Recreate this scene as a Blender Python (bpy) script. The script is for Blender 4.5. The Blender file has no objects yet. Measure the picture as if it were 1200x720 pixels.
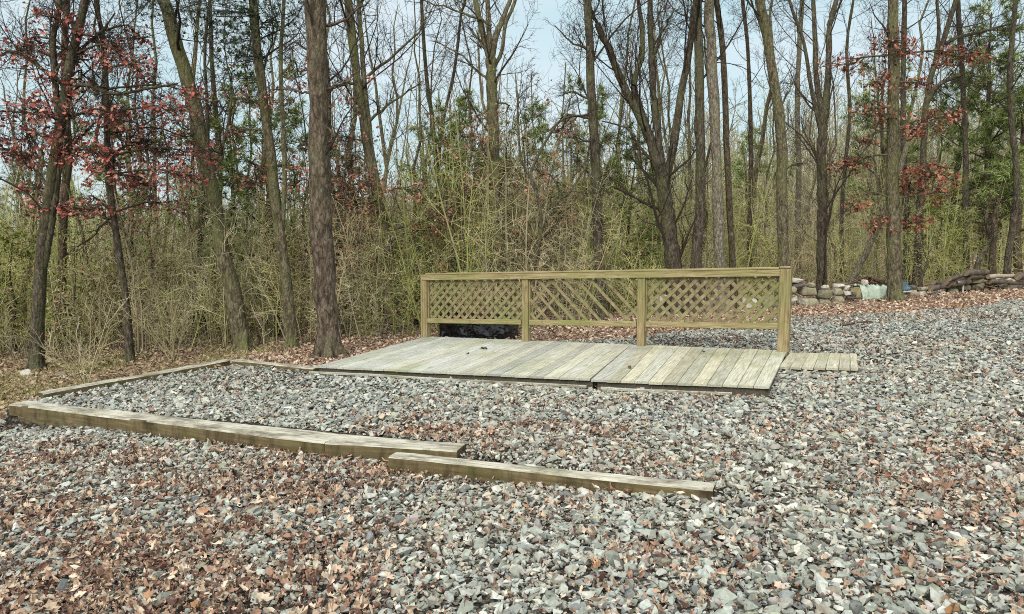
import bpy, bmesh, math, random
import numpy as np
from mathutils import Vector
R = np.random.default_rng(7)
random.seed(7)
D = bpy.data
C = bpy.context.scene.collection
sc = bpy.context.scene

# ------------------------------------------------------------------ camera maths
F, HY, SL, CZ = 830.0, 285.0, 0.042, 1.57
PIT = math.atan((360 - HY) / F)
CP, SP = math.cos(PIT), math.sin(PIT)

def ray(x, y):
    u = (x - 600) / F; v = (360 - y) / F
    return np.array((u, CP + SP * v, -SP + CP * v))

def P(x, y, h=0.0):
    d = ray(x, y); t = (h - CZ) / (d[2] - SL * d[0])
    return d * t + np.array((0, 0, CZ))

def PD(x, y, Y):
    d = ray(x, y); t = Y / d[1]
    return d * t + np.array((0, 0, CZ))

def pxm(Y):            # metres per photo pixel at depth Y
    return Y / F

# ------------------------------------------------------------------ mesh helpers
def mesh_obj(name, chunks, mat, parent=None, smooth=False):
    """chunks: list of (verts Nx3, faces Mxk, col Nx3 or None) -> ONE mesh object"""
    vs, loops, starts, cols = [], [], [], []
    nv = nl = 0
    hascol = any(c[2] is not None for c in chunks)
    for v, f, c in chunks:
        v = np.asarray(v, np.float32); f = np.asarray(f, np.int32)
        if len(v) == 0: continue
        vs.append(v); loops.append((f + nv).ravel())
        starts.append(nl + np.arange(len(f), dtype=np.int32) * f.shape[1])
        nl += f.size; nv += len(v)
        if hascol:
            cc = np.ones((len(v), 4), np.float32)
            cc[:, :3] = 0.3 if c is None else c
            cols.append(cc)
    me = D.meshes.new(name)
    if nv:
        V = np.concatenate(vs); L = np.concatenate(loops); S = np.concatenate(starts)
        me.vertices.add(len(V)); me.vertices.foreach_set('co', V.ravel())
        me.loops.add(len(L)); me.loops.foreach_set('vertex_index', L.astype(np.int32))
        me.polygons.add(len(S)); me.polygons.foreach_set('loop_start', S.astype(np.int32))
        if smooth:
            me.polygons.foreach_set('use_smooth', np.ones(len(S), bool))
        else:
            me.polygons.foreach_set('use_smooth', np.zeros(len(S), bool))
        if hascol:
            a = me.color_attributes.new('Col', 'FLOAT_COLOR', 'POINT')
            a.data.foreach_set('color', np.concatenate(cols).ravel())
        me.update(calc_edges=True)
        me.validate()
    if mat: me.materials.append(mat)
    o = D.objects.new(name, me); C.objects.link(o)
    if parent: o.parent = parent
    return o

def empty(name, loc=(0, 0, 0), label=None, cat=None, group=None, rz=0.0):
    o = D.objects.new(name, None); C.objects.link(o)
    o.empty_display_size = .2
    o.location = tuple(float(a) for a in loc); o.rotation_euler = (0, 0, rz)
    tag(o, label, cat, group)
    return o

def tag(o, label=None, cat=None, group=None, kind=None):
    if label: o['label'] = label
    if cat: o['category'] = cat
    if group: o['group'] = group
    if kind: o['kind'] = kind
    return o

def nrm(a):
    return a / np.maximum(np.linalg.norm(a, axis=-1, keepdims=True), 1e-9)

def tubes(pts, r, sides, cap=False):
    """pts (B,n,3), r (B,n) -> verts, quads"""
    B, n, _ = pts.shape
    t = np.empty_like(pts)
    t[:, 1:-1] = pts[:, 2:] - pts[:, :-2]; t[:, 0] = pts[:, 1] - pts[:, 0]; t[:, -1] = pts[:, -1] - pts[:, -2]
    t = nrm(t)
    od = nrm(pts[:, -1] - pts[:, 0])
    ref = np.where(np.abs(od[:, 2:3]) > .8, np.array([[1., 0, 0]]), np.array([[0, 0, 1.]]))[:, None, :]
    u = nrm(np.cross(t, ref)); w = np.cross(t, u)
    a = np.arange(sides) * 2 * math.pi / sides
    ring = pts[:, :, None, :] + r[:, :, None, None] * (np.cos(a)[None, None, :, None] * u[:, :, None, :] + np.sin(a)[None, None, :, None] * w[:, :, None, :])
    V = ring.reshape(-1, 3)
    b = np.arange(B)[:, None, None] * n * sides
    i = np.arange(n - 1)[None, :, None] * sides
    k = np.arange(sides)[None, None, :]; k2 = (k + 1) % sides
    q = np.stack([b + i + k, b + i + k2, b + i + sides + k2, b + i + sides + k], -1).reshape(-1, 4)
    return V, q

def tube_chunk(pts, r, sides, col=None):
    V, q = tubes(np.asarray(pts, float), np.asarray(r, float), sides)
    c = None
    if col is not None:
        col = np.asarray(col, float)
        if col.ndim == 2: c = np.repeat(col, len(V) // len(col), axis=0)
        else: c = np.tile(col, (len(V), 1))
    return (V, q, c)

def grow(pp, pr, pl, per, t0, t1, ang, asd, lf, rf, n, wig, up, rng, rmin=.003, taper=.3, drop=.55):
    """children branches on parents pp (B,m,3)"""
    B, m, _ = pp.shape
    idx = np.repeat(np.arange(B), per); N = len(idx)
    st = np.tile((np.arange(per) + .5) / per, B) + rng.uniform(-.5, .5, N) / per
    t = t0 + (t1 - t0) * st
    f = t * (m - 1); i = np.clip(f.astype(int), 0, m - 2); fr = (f - i)[:, None]
    p0 = pp[idx, i] * (1 - fr) + pp[idx, i + 1] * fr
    rr = pr[idx, i] * (1 - fr[:, 0]) + pr[idx, i + 1] * fr[:, 0]
    tg = nrm(pp[idx, i + 1] - pp[idx, i])
    side = nrm(np.cross(tg, nrm(rng.normal(size=(N, 3)))))
    a = np.radians(ang + asd * rng.normal(size=N))[:, None]
    d = nrm(np.cos(a) * tg + np.sin(a) * side)
    L = pl[idx] * lf * (1 - drop * t) * rng.uniform(.6, 1.25, N)
    step = (L / (n - 1))[:, None]
    pts = np.empty((N, n, 3)); pts[:, 0] = p0
    for k in range(1, n):
        d = nrm(d + wig * rng.normal(size=(N, 3)) + np.array([0, 0, up]))
        pts[:, k] = pts[:, k - 1] + d * step
    r0 = np.maximum(rr * rf * rng.uniform(.7, 1.1, N), rmin)
    r = r0[:, None] * np.linspace(1, taper, n)[None, :]
    r = np.maximum(r, rmin * .6)
    return pts, r, L

def rand_rot(N, rng, tilt=None, flat=None):
    """random rotation matrices; flat = sd of tilt (radians) from lying flat"""
    if flat is None:
        q = nrm(rng.normal(size=(N, 4)))
        w, x, y, z = q.T
        return np.stack([np.stack([1 - 2 * (y * y + z * z), 2 * (x * y - z * w), 2 * (x * z + y * w)], -1),
                         np.stack([2 * (x * y + z * w), 1 - 2 * (x * x + z * z), 2 * (y * z - x * w)], -1),
                         np.stack([2 * (x * z - y * w), 2 * (y * z + x * w), 1 - 2 * (x * x + y * y)], -1)], 1)
    a = rng.uniform(0, 2 * math.pi, N); tx = rng.normal(size=N) * flat; ty = rng.normal(size=N) * flat
    ca, sa, cx, sx, cy, sy = np.cos(a), np.sin(a), np.cos(tx), np.sin(tx), np.cos(ty), np.sin(ty)
    z = np.zeros(N); o = np.ones(N)
    Rz = np.stack([np.stack([ca, -sa, z], -1), np.stack([sa, ca, z], -1), np.stack([z, z, o], -1)], 1)
    Rx = np.stack([np.stack([o, z, z], -1), np.stack([z, cx, -sx], -1), np.stack([z, sx, cx], -1)], 1)
    Ry = np.stack([np.stack([cy, z, sy], -1), np.stack([z, o, z], -1), np.stack([-sy, z, cy], -1)], 1)
    return Rx @ Ry @ Rz

def scatter(protos, pos, rot, scale, col, rng, which=None):
    """copies of small prototype shapes -> chunks of one mesh"""
    N = len(pos)
    if which is None: which = rng.integers(0, len(protos), N)
    out = []
    for k, (pv, pf) in enumerate(protos):
        s = np.where(which == k)[0]
        if len(s) == 0: continue
        v = pv[None] * scale[s][:, None, :]
        v = np.einsum('nij,nkj->nki', rot[s], v) + pos[s][:, None, :]
        f = pf[None] + (np.arange(len(s)) * len(pv))[:, None, None]
        c = np.repeat(col[s], len(pv), axis=0)
        out.append((v.reshape(-1, 3), f.reshape(-1, pf.shape[1]), c))
    return out

def spline(pts, n):
    """Catmull-Rom resample of (k,3[+]) points"""
    p = np.asarray(pts, float)
    if len(p) == 2: return p[0] + (p[1] - p[0]) * np.linspace(0, 1, n)[:, None]
    e = np.concatenate([[2 * p[0] - p[1]], p, [2 * p[-1] - p[-2]]])
    out = []
    for t in np.linspace(0, len(p) - 1, n):
        i = min(int(t), len(p) - 2); f = t - i
        a, b, c, d = e[i], e[i + 1], e[i + 2], e[i + 3]
        out.append(.5 * (2 * b + (c - a) * f + (2 * a - 5 * b + 4 * c - d) * f * f + (3 * b - a - 3 * c + d) * f ** 3))
    return np.array(out)

def fbm(x, y, seed=0, oct=3, s=1.0):
    """smooth value noise 0..1"""
    tot = np.zeros_like(np.asarray(x, float)); amp = 1; norm = 0
    for o in range(oct):
        X = np.asarray(x) / s; Y = np.asarray(y) / s
        i = np.floor(X).astype(np.int64); j = np.floor(Y).astype(np.int64)
        fx = X - i; fy = Y - j
        fx = fx * fx * (3 - 2 * fx); fy = fy * fy * (3 - 2 * fy)
        def h(a, b):
            n = (a * 374761393 + b * 668265263 + (seed + o * 17) * 974711) & 0x7fffffff
            n = ((n ^ (n >> 13)) * 1274126177) & 0x7fffffff
            return ((n ^ (n >> 16)) & 0xffff) / 65535.0
        tot += amp * ((h(i, j) * (1 - fx) + h(i + 1, j) * fx) * (1 - fy) + (h(i, j + 1) * (1 - fx) + h(i + 1, j + 1) * fx) * fy)
        norm += amp; amp *= .5; s = s * .5
    return tot / norm

def inpoly(x, y, poly):
    poly = np.asarray(poly); c = np.zeros(len(x), bool); j = len(poly) - 1
    for i in range(len(poly)):
        xi, yi = poly[i]; xj, yj = poly[j]
        k = ((yi > y) != (yj > y)) & (x < (xj - xi) * (y - yi) / (yj - yi + 1e-12) + xi)
        c ^= k; j = i
    return c

def sstep(a, b, x):
    t = np.clip((np.asarray(x, float) - a) / (b - a), 0, 1)
    return t * t * (3 - 2 * t)

# ------------------------------------------------------------------ materials
def lin(r, g, b):
    f = lambda c: (c / 255 / 12.92) if c / 255 <= .04045 else ((c / 255 + .055) / 1.055) ** 2.4
    return (f(r), f(g), f(b), 1)

class NT:
    def __init__(s, name, rough=.85, spec=.3):
        s.m = D.materials.new(name); s.m.use_nodes = True
        s.t = s.m.node_tree; s.n = s.t.nodes; s.l = s.t.links
        s.b = s.n['Principled BSDF']
        s.b.inputs['Roughness'].default_value = rough
        s.b.inputs['Specular IOR Level'].default_value = spec
    def add(s, typ, **kw):
        n = s.n.new(typ)
        for k, v in kw.items():
            if k in n.inputs: n.inputs[k].default_value = v
            else: setattr(n, k, v)
        return n
    def coord(s, scale=(1, 1, 1), kind='Object'):
        tc = s.add('ShaderNodeTexCoord'); mp = s.add('ShaderNodeMapping')
        mp.inputs['Scale'].default_value = scale
        s.l.new(tc.outputs[kind], mp.inputs[0]); return mp.outputs[0]
    def noise(s, vec, scale, detail=4, rough=.55):
        n = s.add('ShaderNodeTexNoise'); n.inputs['Scale'].default_value = scale
        n.inputs['Detail'].default_value = detail; n.inputs['Roughness'].default_value = rough
        if vec is not None: s.l.new(vec, n.inputs['Vector'])
        return n.outputs['Fac']
    def ramp(s, fac, stops):
        n = s.add('ShaderNodeValToRGB'); e = n.color_ramp.elements
        while len(e) < len(stops): e.new(.5)
        for el, (p, c) in zip(e, stops): el.position = p; el.color = c if len(c) == 4 else (*c, 1)
        s.l.new(fac, n.inputs[0]); return n.outputs[0]
    def mix(s, fac, a, b, mode='MIX'):
        n = s.add('ShaderNodeMix', data_type='RGBA', blend_type=mode)
        for i, v in ((0, fac), (6, a), (7, b)):
            if hasattr(v, 'is_output') or isinstance(v, bpy.types.NodeSocket): s.l.new(v, n.inputs[i])
            else: n.inputs[i].default_value = (tuple(v) + (1,))[:4] if isinstance(v, tuple) else v
        return n.outputs[2]
    def bump(s, h, strength=.5, dist=.02):
        n = s.add('ShaderNodeBump'); n.inputs['Strength'].default_value = strength; n.inputs['Distance'].default_value = dist
        s.l.new(h, n.inputs['Height']); s.l.new(n.outputs[0], s.b.inputs['Normal'])
    def out(s, col):
        if isinstance(col, bpy.types.NodeSocket): s.l.new(col, s.b.inputs['Base Color'])
        else: s.b.inputs['Base Color'].default_value = col
        return s.m
    def attr(s, name='Col'):
        n = s.add('ShaderNodeVertexColor'); n.layer_name = name; return n.outputs[0]

def bark_mat(name, dark, mid, pale, moss=None, mossamt=.5, scale=1.0):
    t = NT(name, .9, .15)
    v = t.coord((9 * scale, 9 * scale, 3.2 * scale))
    a = t.noise(v, 2.2, 6, .65)
    vor = t.add('ShaderNodeTexVoronoi'); vor.feature = 'DISTANCE_TO_EDGE'; vor.inputs['Scale'].default_value = 2.4
    nv = t.noise(v, 1.5, 3); 
    t.l.new(v, vor.inputs['Vector'])
    c = t.ramp(a, [(.32, dark), (.5, mid), (.68, pale)])
    crack = t.ramp(vor.outputs['Distance'], [(.0, (.35, .35, .35)), (.12, (1, 1, 1))])
    c = t.mix(.8, c, crack, 'MULTIPLY')
    if moss:
        b = t.noise(t.coord((1.2, 1.2, .5)), 1.6, 5, .7)
        mf = t.ramp(b, [(.62 - mossamt * .3, (0, 0, 0)), (.78 - mossamt * .25, (.75, .75, .75))])
        c = t.mix(mf, c, moss)
    lich = t.ramp(t.noise(t.coord((3, 3, 2.2)), 3.4, 5, .75), [(.60, (0, 0, 0)), (.66, (.55, .55, .55))])
    c = t.mix(lich, c, (.20, .205, .16, 1))
    h = t.mix(.6, a, vor.outputs['Distance'], 'ADD')
    t.bump(h, 1.0, .05)
    return t.out(c)

def twig_mat(name, c1, c2):
    t = NT(name, .9, .1)
    oi = t.add('ShaderNodeObjectInfo')
    n = t.noise(t.coord((1, 1, 1)), 1.3, 3)
    c = t.mix(n, c1, c2)
    b = t.ramp(oi.outputs['Random'], [(0, (.7, .7, .7)), (1, (1.25, 1.22, 1.15))])
    return t.out(t.mix(1.0, c, b, 'MULTIPLY'))

def vcol_mat(name, rough=.85, spec=.25, nscale=None, namt=.5, bump=0, trans=0.0):
    t = NT(name, rough, spec)
    c = t.attr()
    if nscale:
        n = t.noise(t.coord((1, 1, 1)), nscale, 4, .7)
        g = t.ramp(n, [(.25, (1 - namt,) * 3), (.75, (1 + namt,) * 3)])
        c = t.mix(1.0, c, g, 'MULTIPLY')
        if bump: t.bump(n, bump, .01)
    return t.out(c)

M = {}
M['bark_dark'] = bark_mat('dark_bark', (.025, .02, .014), (.075, .061, .044), (.15, .124, .092), (.10, .108, .046), .5)
M['bark_brown'] = bark_mat('brown_bark', (.028, .021, .013), (.085, .065, .042), (.16, .125, .085), (.085, .09, .04), .35)
M['bark_pine'] = bark_mat('pine_bark', (.03, .021, .015), (.10, .075, .052), (.20, .16, .12), (.10, .10, .055), .4, .8)
M['bark_moss'] = bark_mat('mossy_bark', (.038, .032, .019), (.125, .105, .064), (.22, .19, .125), (.125, .14, .05), .5)
M['bark_pale'] = bark_mat('pale_bark', (.07, .06, .045), (.18, .155, .115), (.30, .27, .21), (.17, .17, .085), .45, 1.2)
M['twig_dark'] = twig_mat('dark_twig', (.02, .016, .013, 1), (.055, .044, .034, 1))
M['twig_grey'] = twig_mat('grey_twig', (.06, .051, .038, 1), (.15, .128, .092, 1))
M['twig_tan'] = twig_mat('tan_twig', (.14, .115, .06, 1), (.26, .22, .13, 1))
M['vleaf'] = vcol_mat('dead_leaf', .7, .3, 25, .25)
M['vtwig'] = vcol_mat('brush_twig', .9, .1)
M['needle'] = vcol_mat('pine_needle', .6, .3)
M['gravel'] = vcol_mat('crushed_stone', .85, .25, 45, .32)
M['stone'] = None

def wood_mat(name, dark, mid, pale, green, gamt, grain=(60, 2.2, 60), rough=.8, blotch=1.2, vcol=False, streak=None):
    """long axis of the piece is local/texture Y"""
    t = NT(name, rough, .25)
    v = t.coord(grain)
    a = t.noise(v, 1.0, 6, .65)
    b = t.noise(t.coord((1, 1, 1)), blotch, 5, .65)
    c = t.ramp(a, [(.28, dark), (.5, mid), (.72, pale)])
    gf = t.ramp(b, [(.62 - gamt * .35, (0, 0, 0)), (.8 - gamt * .25, (.8, .8, .8))])
    c = t.mix(gf, c, green)
    k = t.noise(t.coord((2.0, 2.0, 2.0)), 6, 4, .7)
    sp = t.ramp(k, [(.28, (.45, .42, .38)), (.42, (1, 1, 1))])
    c = t.mix(.8, c, sp, 'MULTIPLY')
    if streak:      # tar and water stains running down the face
        st = t.ramp(t.noise(t.coord(streak), 1.0, 5, .7), [(.36, (.22, .19, .15)), (.52, (1, 1, 1)), (.66, (1, 1, 1)), (.74, (1.5, 1.45, 1.3))])
        c = t.mix(.85, c, st, 'MULTIPLY')
    if vcol:
        c = t.mix(1.0, c, t.attr(), 'MULTIPLY')
    t.bump(a, .35, .006)
    return t.out(c)
M['deck'] = wood_mat('weathered_deck_wood', (.17, .165, .135), (.35, .345, .295), (.50, .50, .445), (.23, .235, .13), .40, (70, 3, 70), vcol=True)
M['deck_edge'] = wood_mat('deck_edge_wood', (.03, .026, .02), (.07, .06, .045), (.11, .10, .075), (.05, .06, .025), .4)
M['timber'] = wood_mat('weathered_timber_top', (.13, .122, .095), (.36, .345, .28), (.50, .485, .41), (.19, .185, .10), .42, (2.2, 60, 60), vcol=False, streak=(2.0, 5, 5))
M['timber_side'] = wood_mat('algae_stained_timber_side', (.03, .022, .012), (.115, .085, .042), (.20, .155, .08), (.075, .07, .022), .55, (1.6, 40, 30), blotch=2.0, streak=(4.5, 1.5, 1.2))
M['fence'] = wood_mat('railing_wood', (.085, .064, .03), (.22, .172, .085), (.34, .285, .165), (.15, .155, .05), .45, (50, 50, 3))
M["fence_h"] = wood_mat('rail_wood', (.085, .066, .03), (.245, .198, .098), (.37, .32, .19), (.17, .175, .055), .5, (3, 60, 60))
M['lattice'] = wood_mat('lattice_wood', (.075, .06, .03), (.185, .148, .078), (.28, .235, .14), (.16, .18, .06), .45, (12, 12, 12))

# ------------------------------------------------------------------ layout in the world
dFL, dST, dFR, dBL, dBR = [P(*a, .09) for a in ((370, 429), (697, 444), (902, 453), (497, 395), (922, 412))]
tA, tS, tB = P(10, 474, .05), P(380, 519, .05), P(535, 526, .05)
uC, uD = P(455, 535, .03), P(835, 574, .03)
kL, kM = P(52, 465, .03), P(270, 425.5, .03)

FRONT = np.array([[-30, tA[1] + 11.0], tA[:2], tB[:2], [uC[0] + .45, uC[1] - .20], uD[:2], [4, 3.4]])
def front_y(x):
    return np.interp(x, [tA[0], tB[0], uD[0]], [tA[1], tB[1], uD[1]])

def ground_z(x, y):
    x = np.asarray(x, float); y = np.asarray(y, float)
    z = SL * 30 * np.tanh(x / 30)
    # ground in front of the timbers lies lower than the filled pad
    drop = np.interp(x, [-9, -5.6, -4.7, -4.0, -1.5, -.9, 1.2, 2.0], [.225, .23, .16, .105, .078, .10, .04, .0])
    fy = front_y(x)
    infront = sstep(.12, -.06, y - fy)
    left = sstep(kL[0] - .05, kL[0] - .45, x)
    z = z - drop * infront * (1 - left)
    ey = np.interp(x, [dFL[0], dST[0], dFR[0]], [dFL[1], dST[1], dFR[1]])
    z = z - .03 * sstep(-.30, -.06, y - ey) * sstep(.5, .1, y - ey) * sstep(dFL[0] - .3, dFL[0], x) * sstep(dFR[0] + .2, dFR[0] - .1, x)
    # left of the pad the leaf strip is a little lower
    lx = np.interp(y, [kL[1] - .6, kL[1], kM[1], kM[1] + 1], [kL[0], kL[0], kM[0], kM[0]])
    outl = sstep(-.02, -.35, x - lx) * sstep(kM[1] + 1.5, kM[1], y)
    z = z - .10 * outl * (1 - infront * (1 - left)) - .10 * left * sstep(6.9, 5.5, y)
    # the wood behind dips on the left and rises on the right
    z = z - .9 * sstep(12, 26, y) * sstep(0, -14, x)
    z = z + .5 * sstep(16, 40, y) * sstep(4, 20, x)
    z = z + .018 * (fbm(x, y, 3, 2, .7) - .5) * sstep(40, 20, y) + .05 * (fbm(x, y, 5, 3, 3.1) - .5) * sstep(9, 12, y)
    return z

def G(x, y, dz=0): return np.array((x, y, float(ground_z(x, y)) + dz))

gravel_px = [(370, 430), (620, 402), (762, 393), (850, 383), (930, 373), (1060, 366), (1130, 362), (1200, 352), (1500, 340)]
GR = [P(*p)[:2] for p in gravel_px]
GRAVEL_POLY = [(-2.2, -3), (-3.4, 2.8), (-6.2, 5.6), (-6.3, 6.7), (tA[0] - .1, tA[1]), kL[:2], kM[:2]] + [tuple(g) for g in GR] + [(26, 14), (22, -3)]

def gravel_mask(x, y):
    wx = x + .5 * (fbm(x, y, 11, 3, .9) - .5); wy = y + 1.0 * (fbm(x, y, 12, 3, 1.2) - .5) * sstep(8, 11, y)
    wx = np.where(y < 9.5, np.where((x < -3.5) & (y > 6.9), x, wx), wx)
    return inpoly(wx, wy, GRAVEL_POLY)

PATCH = [  # px centre, radii px, weight: drifts of dead leaves on the gravel
    (60, 700, 280, 70, 1.0), (260, 640, 150, 60, .8), (120, 590, 200, 30, .55), (60, 525, 130, 24, .7), (330, 545, 180, 18, .65),
    (470, 492, 70, 12, .85), (560, 510, 90, 12, .6), (300, 700, 130, 40, .8), (1175, 590, 90, 50, .4), (1060, 570, 90, 20, .3),
    (1120, 430, 160, 16, .3), (930, 465, 140, 12, .35), (660, 480, 120, 14, .35), (1190, 690, 60, 40, .5), (750, 640, 60, 12, .3),
    (1000, 405, 160, 8, .35), (840, 400, 80, 8, .5), (230, 505, 170, 12, .5), (1010, 690, 60, 12, .3), (620, 590, 70, 12, .25),
    (1050, 375, 160, 6, .5)]
def leaf_density(x, y):
    d = .13 + .28 * sstep(.52, .75, fbm(x, y, 21, 3, .8))
    for cx, cy, rx, ry, w in PATCH:
        c = P(cx, cy); e = P(cx + rx, cy); f = P(cx, cy - ry)
        sx = abs(e[0] - c[0]); sy = abs(f[1] - c[1])
        d = d + w * np.exp(-(((x - c[0]) / sx) ** 2 + ((y - c[1]) / sy) ** 2) * 1.0) * np.clip(2.6 * fbm(x + .6 * y, y - .3 * x, 33, 3, .42) - .55, 0, 1.6)
    return np.clip(d, 0, 1)

# ------------------------------------------------------------------ ground sheet
def build_ground():
    xs = np.unique(np.round(np.concatenate([np.linspace(-400, -40, 13), np.linspace(-40, -14, 27), np.arange(-14, 18, .11), np.linspace(18, 44, 27), np.linspace(44, 400, 13)]), 3))
    ys = np.unique(np.round(np.concatenate([np.linspace(-60, -3, 12), np.arange(-3, 20, .11), np.linspace(20, 60, 60), np.linspace(60, 600, 16)]), 3))
    X, Y = np.meshgrid(xs, ys); x, y = X.ravel(), Y.ravel()
    z = ground_z(x, y)
    col = np.zeros((len(x), 3)); gm = gravel_mask(x, y)
    col[:, 0] = gm
    col[:, 1] = sstep(.45, .7, fbm(x, y, 44, 3, .9)) * sstep(-3.5, -5, x) * ~gm
    col[:, 2] = np.where(gm, leaf_density(x, y), 1)
    nx = len(xs); i, j = np.meshgrid(np.arange(nx - 1), np.arange(len(ys) - 1))
    a = (j * nx + i).ravel()
    q = np.stack([a, a + 1, a + nx + 1, a + nx], 1)
    t = NT('ground_of_leaves_and_stone_dust', .95, .1)
    v = t.coord((1, 1, 1)); at = t.attr(); sep = t.add('ShaderNodeSeparateColor'); t.l.new(at, sep.inputs[0])
    vo = t.add('ShaderNodeTexVoronoi'); vo.inputs['Scale'].default_value = 26; t.l.new(v, vo.inputs[0])
    vh = t.add('ShaderNodeSeparateColor'); t.l.new(vo.outputs['Color'], vh.inputs[0])
    lc = t.ramp(vh.outputs[0], [(0, (.07, .04, .027)), (.35, (.17, .105, .07)), (.7, (.29, .20, .14)), (1, (.40, .30, .21))])
    vs = t.add('ShaderNodeTexVoronoi'); vs.inputs['Scale'].default_value = 30; t.l.new(v, vs.inputs[0])
    vsh = t.add('ShaderNodeSeparateColor'); t.l.new(vs.outputs['Color'], vsh.inputs[0])
    gc = t.ramp(vsh.outputs[0], [(0, (.02, .018, .015)), (.5, (.06, .054, .044)), (1, (.14, .128, .105))])
    ed = t.ramp(vs.outputs['Distance'], [(.35, (1, 1, 1)), (.62, (.3, .28, .26))])
    gc = t.mix(1., gc, ed, 'MULTIPLY')
    n = t.noise(v, 9, 5, .7)
    gr = t.ramp(n, [(.35, (.05, .052, .018)), (.65, (.17, .16, .065))])
    lc = t.mix(sep.outputs[1], lc, gr)
    c = t.mix(sep.outputs[0], lc, gc)
    t.bump(vo.outputs['Distance'], .6, .03)
    o = mesh_obj('ground', [(np.stack([x, y, z], 1), q, col)], t.out(c), smooth=True)
    tag(o, 'gently sloping ground of brown leaf litter and stone dust', 'ground', kind='structure')
build_ground()

# ------------------------------------------------------------------ gravel
def hull(npts, seed, flat=.6):
    rr = np.random.default_rng(seed)
    p = nrm(rr.normal(size=(npts, 3))) * rr.uniform(.75, 1.1, (npts, 1)) * np.array([1.0, rr.uniform(.68, .92), rr.uniform(.42, .64)]) * .5
    bm = bmesh.new()
    for q in p: bm.verts.new(q)
    r = bmesh.ops.convex_hull(bm, input=bm.verts)
    bmesh.ops.delete(bm, geom=[v for v in bm.verts if not v.link_faces], context='VERTS')
    bmesh.ops.triangulate(bm, faces=bm.faces)
    bmesh.ops.recalc_face_normals(bm, faces=bm.faces)
    bm.verts.index_update()
    v = np.array([q.co[:] for q in bm.verts]); f = np.array([[w.index for w in fc.verts] for fc in bm.faces])
    bm.free(); return v, f
STONES_FAR = [hull(8, 300 + k) for k in range(14)]
STONES = [hull(10 + k % 5, 100 + k) for k in range(26)]

def deck_inside(x, y, m=0.0):
    q = [dFL[:2] + (-m, -m), dST[:2] + (0, -m), dFR[:2] + (m, -m), dBR[:2] + (m, m), dBL[:2] + (-m, m)]
    return inpoly(x, y, q)

def timber_strip(x, y):
    def near(a, b, w):
        a = a[:2]; b = b[:2]; d = b - a; L = np.linalg.norm(d); d = d / L; nn = np.array([-d[1], d[0]])
        s = (x - a[0]) * d[0] + (y - a[1]) * d[1]; n = (x - a[0]) * nn[0] + (y - a[1]) * nn[1]
        return (s > -.03) & (s < L + .0) & (n > -.015) & (n < w)
    return near(tA, tB, .27) | near(uC, uD, .125) | near(kL, kM, .1) | near(kM, dFL, .1)

def frustum_points(N, y0, y1, rng, marg=1.25):
    """points spread evenly per square metre over the fan of ground in view (and a margin)"""
    y = rng.uniform(y0, y1, N); w = .80 * y + 2.0; wm = .80 * y1 + 2.0
    y = np.where(rng.uniform(0, 1, N) < w / wm, y, np.sqrt(rng.uniform(y0 ** 2, y1 ** 2, N))); w = .80 * y + 2.0
    return y * 0 + rng.uniform(-1, 1, N) * w, y, 0
def fan_area(y0, y1): return .80 * (y1 ** 2 - y0 ** 2) + 4.0 * (y1 - y0)

def build_gravel():
    rng = np.random.default_rng(3)
    ch = []
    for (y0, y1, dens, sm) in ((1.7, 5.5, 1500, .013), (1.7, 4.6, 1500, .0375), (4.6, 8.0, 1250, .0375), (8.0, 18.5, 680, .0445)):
        area = fan_area(y0, y1)
        N = int(area * dens)
        x, y, _ = frustum_points(N, y0, y1, rng)
        ok = gravel_mask(x, y) & ~deck_inside(x, y, -.05) & ~timber_strip(x, y)
        ld = leaf_density(x, y)
        ok &= rng.uniform(0, 1, N) > .55 * ld ** 2
        x, y = x[ok], y[ok]; N = len(x)
        s = sm * np.exp(rng.normal(size=N) * .42)
        s = np.clip(s, .009, .095)
        z = ground_z(x, y) + s * rng.uniform(.0, .34, N) + (.006 if sm < .02 else 0)
        rot = rand_rot(N, rng, flat=.38)
        scale = np.stack([s * rng.uniform(.95, 1.3, N), s * rng.uniform(.85, 1.15, N), s * rng.uniform(.8, 1.25, N)], 1)
        # stone colours: bluish grey, grey green, tan, dusty pink, dark
        pal = np.array([(.29, .31, .275), (.24, .256, .215), (.355, .355, .305), (.33, .295, .235), (.145, .155, .145), (.41, .42, .375), (.30, .265, .245), (.25, .265, .185)])
        wts = np.array([.29, .24, .19, .06, .10, .055, .035, .03])
        c = pal[rng.choice(len(pal), N, p=wts)] * rng.uniform(.62, 1.16, (N, 1))
        if sm < .02: c = c * .40 * np.array([[1.06, .98, .88]])  # fines darkened to paint shade into the gaps between stones
        warm = (fbm(x, y, 71, 2, 1.5) - .5)[:, None] * np.array([[.10, .0, -.10]])
        c = np.clip(c * (1 + warm), .02, .7)
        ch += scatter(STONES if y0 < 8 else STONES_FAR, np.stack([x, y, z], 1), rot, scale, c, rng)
    o = mesh_obj('gravel', ch, M['gravel'])
    tag(o, 'loose grey crushed stone covering the yard and the timber edged pad', 'gravel', kind='stuff')
build_gravel()

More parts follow.
